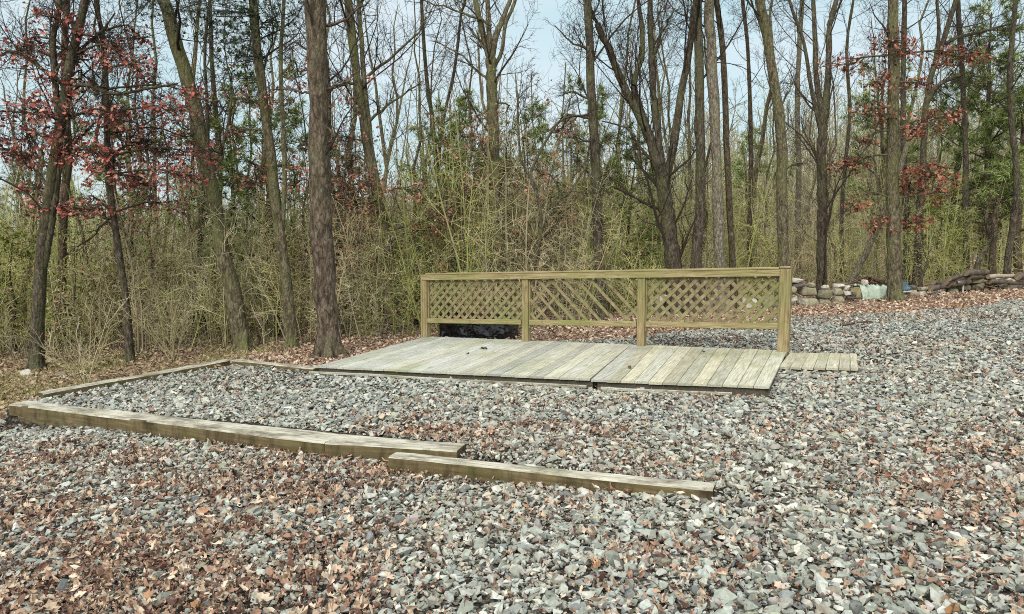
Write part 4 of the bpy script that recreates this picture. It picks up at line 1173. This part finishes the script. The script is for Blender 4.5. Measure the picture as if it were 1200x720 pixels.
build_tree('red_leaved_oak', 'greyish oak trunk with sprays of rust red leaves standing among the stones at the right', GH,
  [([(1048, 354), (1048, 320), (1047, 270), (1046, 190), (1047, 100), (1046, 0)], 16, 11)], base_px=(1048, 354), bark='bark_moss', seed=25, nl=7, llen=1.8, tmin=.5,
  sprays=[(1045, 50, 20, 12, 110), (1000, 75, 34, 6, 100), (1055, 62, 16, 8, 70), (1118, 66, 38, 9, 190), (1032, 98, 16, 12, 100), (1075, 98, 22, 7, 80), (1022, 130, 22, 6, 70), (1083, 145, 22, 16, 170), (1112, 138, 12, 6, 50), (995, 193, 22, 9, 130), (1085, 203, 32, 10, 200),
           (1065, 220, 28, 10, 120), (1060, 262, 28, 8, 130), (1003, 240, 16, 6, 60), (1030, 265, 16, 8, 60), (1100, 225, 16, 12, 70), (1040, 140, 12, 10, 40), (1010, 168, 10, 6, 30)], leafpal=np.array([(.20, .05, .03), (.27, .085, .045), (.13, .035, .024), (.31, .14, .085)]), leafsize=.10)
build_tree('leaning_dead_tree', 'pale dead trunk leaning to the right across the wood left of the red leaved oak', GH,
  [([(998, 332), (1008, 310), (1025, 275), (1040, 240), (1054, 200), (1064, 165)], 8, 5)], Y=16.4, bark='bark_pale', seed=26, nl=3, llen=.8, tmin=.6, twig='twig_grey', flare=1.1)
build_tree('crooked_tree', 'crooked dark tree with a long limb reaching right behind the red leaved oak', GH,
  [([(1075, 330), (1078, 250), (1082, 180), (1085, 130), (1092, 85), (1105, 50), (1120, 0)], 9, 5), ([(1086, 120), (1100, 100), (1125, 88)], 6, 4), ([(1095, 78), (1100, 40), (1098, 0)], 5, 3)], Y=18.0, bark='bark_dark', seed=27, nl=8, llen=2.6, tmin=.4,
  limbs=[([(1103, 52), (1130, 42), (1160, 35), (1185, 28)], 5)])
for k, (lb, st, Y, bk, n_) in enumerate([
  ('dark straight trunk behind the log heap, left of the evergreen', [([(1133, 320), (1132, 250), (1131, 170), (1128, 90), (1122, 0)], 7, 5)], 19, 'bark_dark', 'slim_tree'),
  ('brown trunk with a broken top rising behind the crowning dark log', [([(1163, 322), (1164, 280), (1168, 240), (1172, 235)], 8, 6), ([(1164, 290), (1156, 260), (1160, 237)], 5, 3)], 17.6, 'bark_brown', 'broken_tree'),
  ('dark curved trunk standing near the right edge behind the logs', [([(1180, 325), (1183, 290), (1189, 255), (1192, 210), (1186, 150), (1184, 80), (1190, 0)], 8, 5)], 17.6, 'bark_dark', 'curved_tree'),
  ('dark dead snag slanting right out of the log heap', [([(1144, 318), (1150, 300), (1160, 284), (1168, 272)], 7, 4)], 17.2, 'bark_dark', 'dead_snag'),
  ('short dead stub leaning right behind the pale low stones', [([(1077, 340), (1080, 325), (1086, 312), (1087, 306)], 5, 3)], 16.2, 'bark_dark', 'dead_stub'),
  ('thin dark trunk directly right of the red leaved oak', [([(1062, 330), (1062, 280), (1060, 200), (1058, 100), (1060, 0)], 7, 5)], 18.5, 'bark_dark', 'slim_tree'),
  ('thin upright trunk between the two leaning stems near the center left', [([(255, 400), (252, 330), (253, 270), (258, 200), (250, 100), (246, 0)], 8, 4)], 14.5, 'bark_brown', 'slim_tree'),
  ('thin dark trunk standing close to the right side of the leaning mossy trunk', [([(238, 402), (240, 340), (234, 290), (238, 220), (244, 160), (240, 60), (246, 0)], 5, 3)], 13.5, 'bark_dark', 'slim_tree'),
  ('pale brown straight trunk just right of the double stemmed oak', [([(71, 425), (72, 350), (73, 280), (77, 220), (80, 160), (75, 80), (78, 0)], 10, 7)], 12.6, 'bark_brown', 'slim_tree'),
  ('slim dark tree with upswept branches left of the central forking trunk', [([(520, 385), (518, 300), (513, 220), (508, 150), (500, 90), (494, 0)], 6, 4), ([(512, 200), (520, 140), (533, 80), (540, 20), (545, 0)], 4, 3)], 15.5, 'bark_dark', 'slim_tree'),
  ('slender crooked sapling with a few red leaves in front of the gap of sky', [([(616, 385), (622, 330), (634, 270), (630, 230), (622, 205), (640, 165), (660, 140), (690, 135)], 5, 2.5), ([(632, 225), (612, 190), (607, 150), (607, 110)], 3, 2), ([(640, 260), (655, 235), (668, 225), (690, 190)], 3, 2)], 13.0, 'bark_dark', 'sapling'),
  ('dark thin trunk at the right of the forked tree', [([(988, 335), (986, 260), (990, 200), (996, 130), (992, 60), (1000, 0)], 5, 3)], 18, 'bark_dark', 'slim_tree'),
  ('grey green thin trunk between the mossy trunk and the forked tree', [([(936, 340), (935, 260), (936, 190), (934, 120), (937, 50), (940, 0)], 7, 5)], 18, 'bark_pale', 'slim_tree'),
  ('brown trunk left of the mossy trunk above the railing', [([(880, 350), (878, 280), (880, 200), (879, 120), (876, 50), (870, 0)], 6, 4)], 17.5, 'bark_brown', 'slim_tree')]):
    short = st[0][0][-1][1] > 10
    build_tree(n_, lb, GH if not short else None, st, Y=Y, bark=bk, seed=50 + k, nl=(3 if short else 9), llen=(.7 if short else 2.1), tmin=.35 if not short else .6, sprays=[(637, 205, 8, 10, 24), (660, 150, 12, 8, 20)] if n_ == 'sapling' else (), flare=1.15)

# --- trees copied through the depth of the wood
def proto_tree(name, kind, seed):
    rng = np.random.default_rng(seed)
    root = empty(name, (0, 0, 0))
    if kind == 'tall': h, r, nl, ll, t0, ang, fork = rng.uniform(9, 12), .075, 12, 2.4, .28, 46, False
    elif kind == 'fork': h, r, nl, ll, t0, ang, fork = rng.uniform(8, 10), .09, 8, 2.4, .25, 42, True
    elif kind == 'slim': h, r, nl, ll, t0, ang, fork = rng.uniform(5, 7.5), .038, 13, 1.5, .22, 44, False
    else: h, r, nl, ll, t0, ang, fork = rng.uniform(4, 5), .03, 14, 1.5, .15, 50, False
    n = 14; z = np.linspace(-.15, h, n)
    s = np.stack([np.cumsum(rng.normal(size=n)) * h * .012, np.cumsum(rng.normal(size=n)) * h * .012, z], 1); s[0, :2] = 0
    P_ = [s]; R_ = [r * np.linspace(1.1, .14, n)]
    if fork:
        for sg in (-1, 1):
            k = int(rng.integers(4, 7)); m = n
            d = np.array((sg * rng.uniform(.25, .4), rng.normal() * .2, 1.0)); f = np.linspace(0, 1, m)[:, None]
            P_.append(s[k] + d * f * (h - s[k][2]) + np.cumsum(rng.normal(size=(m, 3)) * .03, 0) * f); R_.append(r * .75 * np.linspace(1, .15, m))
    P_ = np.array(P_); R_ = np.array(R_)
    mesh_obj('trunk', [tube_chunk(P_, R_, 8)], M['bark_moss'], root, smooth=True)
    l1, r1, n1 = grow(P_, R_, np.full(len(P_), ll), nl, t0, .97, ang, 12, 1., .34, 7, .13, .09, rng, .007, .3, .45)
    l2, r2, n2 = grow(l1, r1, n1, 5, .15, .98, 42, 14, .52, .5, 4, .18, .06, rng, .0045, .4)
    l3, r3, n3 = grow(l2, r2, n2, 4, .15, .98, 42, 15, .55, .7, 3, .2, .03, rng, .0032, .5)
    mesh_obj('crown', [tube_chunk(l1, r1, 5), tube_chunk(l2, r2, 3), tube_chunk(l3, r3, 3)], M['twig_grey'], root)
    if kind == 'leafy':
        e = l3[:, -1]; e = e[(rng.uniform(size=len(e)) < .40)]; pos = np.repeat(e, 3, 0) + rng.normal(size=(len(e) * 3, 3)) * .06; N = len(pos)
        mesh_obj('leaves', scatter(LEAF_OVAL + LEAF_OAK, pos, rand_rot(N, rng), np.repeat((.085 * rng.uniform(.6, 1.2, N))[:, None], 3, 1), np.vstack([BEECH, BEECH[:2], OAKRED[3:]])[rng.integers(0, 8, N)] * rng.uniform(.7, 1.2, (N, 1)), rng), M['vleaf'], root)
    return root

def place(proto, used, x, y, rz, sc_, label, group, cat, mats=None):
    kids = list(proto.children)
    if proto.name in used:
        r = proto.copy(); C.objects.link(r)
        for ch in kids:
            c = ch.copy(); C.objects.link(c); c.parent = r
    else:
        r = proto; used.add(proto.name)
    r.location = G(x, y); r.rotation_euler = (0, 0, rz); r.scale = (sc_, sc_, sc_)
    tag(r, label, cat, group)
    return r

EDGE_PX = [(-200, 432), (0, 430), (100, 426), (160, 422), (290, 410), (420, 405), (520, 398), (620, 390), (750, 375), (860, 362), (930, 352), (1000, 340), (1100, 322), (1200, 314), (1400, 306)]
EU = []; EY = []
for p_ in EDGE_PX:
    q_ = PG(*p_) if p_[1] > 325 else P(*p_); EU.append(q_[0] / q_[1]); EY.append(min(q_[1], 24))
EY[-1] = 17.5; EY[-2] = 17.5; EY[-3] = 17.2; EY[-4] = 16.4
def edgeY(x, y): return np.interp(np.asarray(x) / np.maximum(y, .1), EU, EY)

def build_wood():
    rng = np.random.default_rng(77); used = set()
    pr = {'tall': [proto_tree('bare_tree', 'tall', 200 + k) for k in range(4)], 'fork': [proto_tree('bare_tree', 'fork', 210 + k) for k in range(3)],
          'slim': [proto_tree('slim_tree', 'slim', 220 + k) for k in range(4)], 'leafy': [proto_tree('beech_sapling', 'leafy', 230 + k) for k in range(3)]}
    lab = {'tall': ('tall bare grey brown tree standing deep in the wood', 'bare trees deep in the wood', 'tree'), 'fork': ('bare forked grey brown tree standing deep in the wood', 'forked bare trees deep in the wood', 'tree'),
           'slim': ('slim bare understorey tree in the thicket of the wood', 'slim bare trees in the thicket', 'tree')}
    plan = [('tall', 42, 7, 34), ('fork', 9, 10, 34), ('slim', 80, 1.5, 18)]
    placed = []
    for kind, n, d0, d1 in plan:
        for i in range(n):
            for _ in range(30):
                f_ = (i + rng.uniform(0, 1)) / n; u = -.86 + 1.72 * (f_ if kind == 'slim' else (f_ * 1.6 if f_ < .22 else .352 + (f_ - .22) * .83)); Y = 13.0
                e = float(np.interp(u, EU, EY)); Y = e + d0 + (d1 - d0) * rng.uniform() ** 1.3; x = u * Y
                # keep the open gap of sky above the deck a little clearer
                if -.05 < u < .11 and kind != 'slim': u += rng.choice((-.17, .16)); x = u * Y
                if all((x - a) ** 2 + (Y - b) ** 2 > .5 for a, b in placed): break
            placed.append((x, Y)); p = pr[kind][int(rng.integers(0, len(pr[kind])))]
            sc_ = rng.uniform(.8, 1.2); sc_ = min(sc_, 1.0) if kind != 'slim' and x < 0 and Y < 16 else sc_
            place(p, used, x, Y, rng.uniform(0, 6.28), sc_, *lab[kind])
    # saplings that kept their pale dead leaves, at the front of the thicket
    B = [((520, 395), 1.0, 'sapling with pinkish dead leaves behind the left end of the railing'), ((405, 400), 1.0, 'sapling with rusty dead leaves right behind the big pine'), ((560, 392), .85, 'small leafy brown sapling left of the central mossy trunk'),
         ((655, 384), .9, 'small sapling with tan leaves left of the straight dark trunk'), ((225, 408), 1.05, 'sapling with rusty leaves left of the leaning mossy trunk'), ((320, 402), 1.0, 'sapling with pale brown leaves left of the big pine'), ((440, 402), .9, 'low sapling with orange brown leaves between the big pine and the railing'), ((180, 415), .9, 'sapling with red brown leaves at the edge of the wood behind the pad')]
    for k, ((px, py), s_, lb) in enumerate(B):
        g = PG(px, py); Y = g[1] + 1.2 + rng.uniform(0, 1.5); x = g[0] / g[1] * Y
        place(pr['leafy'][k % 3], used, x, Y, rng.uniform(0, 6.28), s_ * .95, lb, 'saplings that kept their dead leaves', 'sapling')
build_wood()

# --- evergreens
def pine_proto(seed, h, nw, spread, pal, needle=.16, dens=1.0):
    rng = np.random.default_rng(seed); root = empty('pine_tree', (0, 0, 0))
    n = 10; z = np.linspace(-.1, h, n); s = np.stack([np.cumsum(rng.normal(size=n)) * .03, np.cumsum(rng.normal(size=n)) * .03, z], 1)
    P_ = s[None]; R_ = (.018 * h * np.linspace(1, .12, n))[None]
    l1, r1, n1 = grow(P_, R_, np.array([spread]), nw, .22, .99, 72, 10, 1., .4, 7, .08, .03, rng, .008, .3, .62)
    l2, r2, n2 = grow(l1, r1, n1, 7, .25, 1., 50, 14, .42, .6, 4, .1, .04, rng, .005, .5, .4)
    mesh_obj('trunk', [tube_chunk(P_, R_, 8), tube_chunk(l1, r1, 4)], M['bark_brown'], root, smooth=True)
    t = rng.integers(1, 4, len(l2) * 4); idx = np.repeat(np.arange(len(l2)), 4)
    keep = rng.uniform(size=len(idx)) < .8 * dens; t, idx = t[keep], idx[keep]
    pos = l2[idx, t] + rng.normal(size=(len(idx), 3)) * .03; d = nrm(l2[idx, t] - l2[idx, t - 1])
    # a tuft is a fan of thin needles
    K = 17; N = len(pos)
    dirs = nrm(np.repeat(d, K, 0) * .7 + rng.normal(size=(N * K, 3)) * .6); pp = np.repeat(pos, K, 0)
    L = needle * rng.uniform(.6, 1.1, N * K)[:, None]; side = nrm(np.cross(dirs, rng.normal(size=dirs.shape))) * .0075
    V = np.stack([pp - side, pp + side, pp + dirs * L], 1).reshape(-1, 3); f = np.arange(len(V)).reshape(-1, 3)
    col = np.repeat(np.repeat(pal[rng.integers(0, len(pal), N)] * rng.uniform(.7, 1.25, (N, 1)), K, 0), 3, 0)
    mesh_obj('crown', [(V, f, col), tube_chunk(l2, r2, 3, np.tile([[.06, .05, .035]], (len(l2), 1)))], M['needle'], root)
    return root

def build_pines():
    rng = np.random.default_rng(5); used = set()
    G1 = np.array([(.17, .23, .06), (.22, .27, .08), (.27, .31, .115), (.12, .17, .05)]); G2 = np.array([(.17, .20, .035), (.20, .22, .05), (.13, .16, .03)]); G3 = np.array([(.11, .145, .10), (.14, .17, .12), (.085, .115, .08)])
    a = [pine_proto(301, 5.0, 30, 1.7, G1), pine_proto(302, 4.2, 26, 1.6, G1)]; b = [pine_proto(303, 2.6, 24, 1.1, G2, .10)]; c = [pine_proto(304, 7.0, 40, 2.2, G3, .22)]
    gp = 'young green pines growing within the wood'
    S = [(325, 13.4, a[0], .95, 'young green pine behind the big pine, left side'), (282, 14.2, a[1], 1.05, 'young green pine seen right of the leaning mossy trunk'), (128, 14.4, a[0], .95, 'young green pine behind the thin dark oak'),
         (512, 15.2, a[1], 1.0, 'green pine showing above the left lattice panel'), (548, 15.0, a[0], .88, 'green pine left of the central mossy trunk'), (612, 16.5, a[1], 1.05, 'green pine right of the central mossy trunk'), (683, 16.0, a[0], .95, 'green pine behind the straight dark trunk'), (737, 16.5, a[1], .85, 'small green pine left of the spreading tree'),
         (1150, 20, a[0], 1.45, 'large green pine behind the log heap near the right edge'), (1115, 21, a[1], 1.4, 'green pine left behind the large one near the right edge'), (1195, 19, a[1], 1.5, 'green pine at the right edge behind the curved trunk'), (1020, 25, a[0], 1.35, 'green pine behind the leaning dead trunk'), (870, 27, a[1], 1.2, 'faint green pine far behind the pale flaking trunk'),
         (30, 30, c[0], 1.0, 'grey green conifer far off at the left edge of the wood'), (75, 36, c[0], 1.05, 'grey green conifer far off behind the double stemmed oak'), (-30, 27, c[0], .9, 'grey green conifer outermost at the left edge'), (170, 33, c[0], .9, 'grey green conifer far behind the red leaved oaks'), (215, 24, a[1], 1.2, 'green pine left of the leaning mossy trunk'),
         (10, 12.3, b[0], .8, 'yellow green young evergreen at the left edge behind the grassy strip'), (1100, 19.5, b[0], .9, 'yellow green young evergreen behind the pale low stones'), (1168, 20.5, b[0], .9, 'yellow green evergreen between the broken topped tree and the curved trunk'), (745, 16, b[0], .6, 'small yellow green evergreen seen through the middle lattice panel'), (420, 18, a[0], .85, 'young green pine right of the big pine'), (655, 17, b[0], .9, 'yellow green evergreen behind the middle of the railing')]
    for k, (px, Y, p, s_, lb) in enumerate(S):
        x = (px - 600) / F * Y
        place(p, used, x, Y, rng.uniform(0, 6.28), s_, lb, gp, 'pine tree')
    # hanging pine boughs of the tall thin pine at the upper left
    ch = []; rr = np.random.default_rng(8); pine = D.objects['pitch_pine']; org = np.array(pine.location); Yp = org[1]
    for (cx, cy, rx, ry, n) in ((235, 12, 26, 16, 120), (265, 35, 24, 18, 120), (275, 60, 18, 14, 70), (175, 8, 18, 8, 50), (290, 15, 20, 20, 90), (300, 65, 14, 22, 60), (320, 25, 14, 20, 60), (270, 88, 14, 10, 40), (345, 20, 12, 16, 30)):
        c0 = PD(cx, cy, Yp + rr.uniform(-.3, .3)) - org
        pos = c0 + rr.normal(size=(n, 3)) * np.array((rx * pxm(Yp), .3, ry * pxm(Yp))) * .8; K = 12
        d = nrm(rr.normal(size=(n, 3)) + (0, 0, -.3)); dirs = nrm(np.repeat(d, K, 0) * .8 + rr.normal(size=(n * K, 3)) * .5); pp = np.repeat(pos, K, 0)
        side = nrm(np.cross(dirs, rr.normal(size=dirs.shape))) * .005; L = .13 * rr.uniform(.6, 1.1, n * K)[:, None]
        V = np.stack([pp - side, pp + side, pp + dirs * L], 1).reshape(-1, 3)
        ch.append((V, np.arange(len(V)).reshape(-1, 3), np.repeat(np.repeat(np.array([(.022, .04, .016), (.04, .065, .022), (.015, .025, .012)])[rr.integers(0, 3, n)], K, 0), 3, 0)))
        a = np.array(PD(305, cy + 8, Yp)) - org; k = min(n, 7)
        pts = np.stack([np.repeat(a[None], k, 0), (a + pos[:k]) / 2 + rr.normal(size=(k, 3)) * .06, pos[:k]], 1)
        ch.append(tube_chunk(pts, np.tile([[.007, .006, .004]], (k, 1)), 3, np.tile([[.03, .025, .018]], (k, 1))))
    mesh_obj('needles', ch, M['needle'], pine)
build_pines()

# --- undergrowth and far wood
def build_undergrowth():
    rng = np.random.default_rng(91)
    PALS = np.array([(.30, .255, .16), (.34, .27, .155), (.45, .41, .265), (.32, .30, .145), (.37, .35, .155), (.30, .315, .11), (.32, .35, .11), (.38, .375, .15)])
    def brush(N, hlo, hhi, rmin_, lean, spread_, nb, nt, ch):
        u = rng.uniform(-.92, .92, N); e = np.interp(u, EU, EY)
        Y = e + .3 + rng.exponential(spread_, N); Y = np.minimum(Y, e + 26); x = u * Y
        right = sstep(.30, .48, u); keep = rng.uniform(size=N) < 1 - .45 * right; x, Y, u, e = x[keep], Y[keep], u[keep], e[keep]; N = len(x)
        front = sstep(2.5, .3, Y - e)
        pat = fbm(x, Y * .6, 401, 3, 2.2); keep = rng.uniform(size=N) < sstep(.22, .5, pat) * .8 + .25; x, Y, u, e, pat, front = (q[keep] for q in (x, Y, u, e, pat, front)); N = len(x)
        h = rng.uniform(hlo, hhi, N) * (.55 + .9 * pat) * (1 - .25 * front) * (1 + .015 * (Y - e)) * (1 + .25 * sstep(-.15, -.05, u) * sstep(.2, .08, u))
        n = 6; s = np.zeros((N, n, 3)); s[:, 0] = np.stack([x, Y, ground_z(x, Y) - .05], 1); d = nrm(np.stack([rng.normal(size=N) * lean, rng.normal(size=N) * lean, np.ones(N)], 1))
        for k in range(1, n):
            d = nrm(d + rng.normal(size=(N, 3)) * .07); s[:, k] = s[:, k - 1] + d * (h / (n - 1))[:, None]
        r = (rmin_ + .0035 * h * rng.uniform(.5, 1.7, N))[:, None] * np.linspace(1, .35, n)
        hue = fbm(x, Y * .6, 407, 2, 1.7); pick = np.clip(((hue - .22) / .56 + rng.normal(size=N) * .16) * len(PALS), 0, len(PALS) - 1).astype(int)
        col = PALS[pick] * rng.uniform(.55, 1.25, (N, 1))
        l1, r1, n1 = grow(s, r, h, nb, .15, .97, 62, 22, .36, .45, 5, .36, .0, rng, .0032, .45, .45); c1 = np.repeat(col, nb, 0) * rng.uniform(.8, 1.25, (len(l1), 1))
        l2, r2, n2 = grow(l1, r1, n1, nt, .15, 1., 55, 24, .5, .7, 3, .34, .0, rng, .0025, .6, .4); c2 = np.repeat(c1, nt, 0) * 1.15
        ch += [tube_chunk(s, r, 5, col * .72), tube_chunk(l1, r1, 3, c1), tube_chunk(l2, r2, 3, c2)]
        return l2
    ch = []
    l2 = brush(2300, 1.3, 3.3, .003, .16, 6.5, 11, 5, ch)
    brush(260, 2.3, 4.2, .007, .08, 5.0, 11, 5, ch)
    brush(1100, .5, 1.3, .002, .45, 5.0, 7, 4, ch)
    # few small olive leaves and buds kept by the brush
    gw = fbm(l2[:, 0, 0], l2[:, 0, 1] * .6, 409, 2, 1.9); k = np.where(rng.uniform(size=len(l2)) < .06 + .55 * sstep(.5, .72, gw))[0]; pos = np.concatenate([l2[k, -1], l2[k, 1], l2[k[::2], -1] + rng.normal(size=(len(k[::2]), 3)) * .05]); Nn = len(pos)
    lc = np.array([(.17, .18, .05), (.23, .215, .07), (.30, .175, .11), (.13, .165, .045)])[rng.integers(0, 4, Nn)] * rng.uniform(.6, 1.2, (Nn, 1))
    ch += scatter(LEAF_OVAL, pos, rand_rot(Nn, rng), np.repeat((.055 * rng.uniform(.5, 1.2, Nn))[:, None], 3, 1), lc, rng)
    tag(mesh_obj('undergrowth', ch, M['vtwig']), 'dense olive brown thicket of bare twigs along the edge of the wood', 'undergrowth', kind='stuff')
    # far wood: one mass of stems and twigs
    N = 3600; u = rng.uniform(-1.1, 1.1, N); Y = rng.uniform(34, 72, N); x = u * Y
    h = rng.uniform(2.6, 5.6, N) * (.8 + Y / 160) * (1 + .6 * sstep(.15, .4, u)); base = np.stack([x, Y, ground_z(x, Y) - .1], 1); n = 5; s = np.zeros((N, n, 3)); s[:, 0] = base
    d = nrm(np.stack([rng.normal(size=N) * .07, rng.normal(size=N) * .07, np.ones(N)], 1))
    for k in range(1, n): d = nrm(d + rng.normal(size=(N, 3)) * .05); s[:, k] = s[:, k - 1] + d * (h / (n - 1))[:, None]
    r = rng.uniform(.03, .09, N)[:, None] * np.linspace(1, .3, n)
    FP = np.array([(.24, .23, .125), (.30, .28, .18), (.20, .225, .10), (.32, .29, .20)]); col = FP[rng.integers(0, 4, N)] * rng.uniform(.7, 1.2, (N, 1))
    l1, r1, n1 = grow(s, r, h, 9, .1, .98, 44, 14, .4, .5, 4, .16, .08, rng, .018, .5, .45); c1 = np.repeat(col, 9, 0)
    l2, r2, n2 = grow(l1, r1, n1, 3, .2, 1., 44, 14, .55, .8, 3, .2, .05, rng, .014, .6, .4); c2 = np.repeat(c1, 3, 0)
    tag(mesh_obj('far_wood', [tube_chunk(s, r, 4, col), tube_chunk(l1, r1, 3, c1), tube_chunk(l2, r2, 3, c2)], M['vtwig']), 'far off bare wood closing the view behind the trees', 'wood', kind='stuff')
build_undergrowth()

def bush(px, py, n, h, label, seed, pal, spread=.35, name='shrub'):
    rng = np.random.default_rng(seed); g = PG(px, py); org = G(g[0], g[1])
    d = nrm(np.stack([rng.normal(size=n) * spread, rng.normal(size=n) * spread, np.ones(n)], 1)); hh = h * rng.uniform(.6, 1.1, n); m = 7
    s = np.zeros((n, m, 3)); s[:, 0] = rng.normal(size=(n, 3)) * (.03, .03, 0) - (0, 0, .03)
    for k in range(1, m): d = nrm(d + rng.normal(size=(n, 3)) * .09); s[:, k] = s[:, k - 1] + d * (hh / (m - 1))[:, None]
    r = .008 * rng.uniform(.6, 1.3, n)[:, None] * np.linspace(1, .4, m)
    l1, r1, n1 = grow(s, r, hh, 7, .2, .97, 40, 14, .4, .55, 4, .16, .1, rng, .0035, .5, .4); l2, r2, _ = grow(l1, r1, n1, 4, .2, 1., 40, 14, .5, .8, 3, .2, .06, rng, .0026, .6)
    c = pal[rng.integers(0, len(pal), n)]; root = empty(name, org, label, 'shrub')
    mesh_obj('stem', [tube_chunk(s, r, 5, c)], M['vtwig'], root); mesh_obj('twigs', [tube_chunk(l1, r1, 3, np.repeat(c, 7, 0)), tube_chunk(l2, r2, 3, np.repeat(c, 28, 0))], M['vtwig'], root)
PT = np.array([(.30, .26, .14), (.24, .21, .11), (.36, .32, .20)])
bush(101, 452, 9, 1.25, 'pale tan many stemmed shrub on the grassy strip left of the pad', 401, PT)
bush(205, 424, 10, 1.3, 'tan twiggy shrub at the wood edge behind the left side timber', 402, PT * .8)
bush(20, 424, 9, 1.1, 'tan twiggy shrub at the far left edge beside the pale boulder', 403, PT * .8)

# ------------------------------------------------------------------ light, sky, camera
def build_light():
    w = D.worlds.new('World'); sc.world = w; w.use_nodes = True
    t = w.node_tree; n = t.nodes; l = t.links; bg = n['Background']; bg.inputs[1].default_value = .10
    sky = n.new('ShaderNodeTexSky'); sky.sky_type = 'NISHITA'; sky.sun_disc = False
    sky.sun_elevation = math.radians(33); sky.sun_rotation = math.radians(200); sky.dust_density = 2.5; sky.air_density = 1.0
    tc = n.new('ShaderNodeTexCoord'); mp = n.new('ShaderNodeMapping'); mp.inputs['Scale'].default_value = (1, 1, 2.6)
    l.new(tc.outputs['Generated'], mp.inputs[0])
    no = n.new('ShaderNodeTexNoise'); no.inputs['Scale'].default_value = 3.4; no.inputs['Detail'].default_value = 5; l.new(mp.outputs[0], no.inputs['Vector'])
    r = n.new('ShaderNodeValToRGB'); r.color_ramp.elements[0].position = .30; r.color_ramp.elements[0].color = (CLD * .72, CLD * 1.0, CLD * 1.05, 1); r.color_ramp.elements[1].position = .72; r.color_ramp.elements[1].color = (CLD * 1.0, CLD * 1.12, CLD * 1.15, 1)
    l.new(no.outputs['Fac'], r.inputs[0])
    # overcast: the zenith is brighter than the horizon
    sx = n.new('ShaderNodeSeparateXYZ'); l.new(tc.outputs['Generated'], sx.inputs[0])
    mr = n.new('ShaderNodeMapRange'); mr.inputs[1].default_value = .38; mr.inputs[2].default_value = .9; mr.inputs[3].default_value = 0; mr.inputs[4].default_value = 1; l.new(sx.outputs[2], mr.inputs[0])
    vm = n.new('ShaderNodeMix'); vm.data_type = 'RGBA'; l.new(mr.outputs[0], vm.inputs[0]); l.new(r.outputs[0], vm.inputs[6]); vm.inputs[7].default_value = (CLD * ZEN, CLD * ZEN, CLD * ZEN * .97, 1)
    mx = n.new('ShaderNodeMix'); mx.data_type = 'RGBA'; mx.inputs[0].default_value = .8
    l.new(sky.outputs[0], mx.inputs[6]); l.new(vm.outputs[2], mx.inputs[7]); l.new(mx.outputs[2], bg.inputs[0])
    sd = D.lights.new('sun', 'SUN'); sd.energy = 1.9; sd.angle = math.radians(26); sd.color = (1, .96, .9)
    so = D.objects.new('sun', sd); C.objects.link(so)
    so.rotation_euler = (math.radians(57), 0, math.radians(-20))
CLD, ZEN = 5.0, 3.8
build_light()
cam = D.cameras.new('camera'); co = D.objects.new('camera', cam); C.objects.link(co)
co.location = (0, 0, CZ); co.rotation_euler = (math.pi / 2 - PIT, 0, 0)
cam.sensor_width = 36; cam.lens = 36 * F / 1200; cam.clip_end = 2000; cam.clip_start = .05
sc.camera = co
sc.view_settings.view_transform = 'Standard'; sc.view_settings.look = 'None'; sc.view_settings.gamma = 1; sc.view_settings.exposure = 0.76
sc.cycles.filter_width = 1.0
sc.cycles.use_denoising = False
sc.cycles.max_bounces = 5; sc.cycles.diffuse_bounces = 4; sc.cycles.glossy_bounces = 1
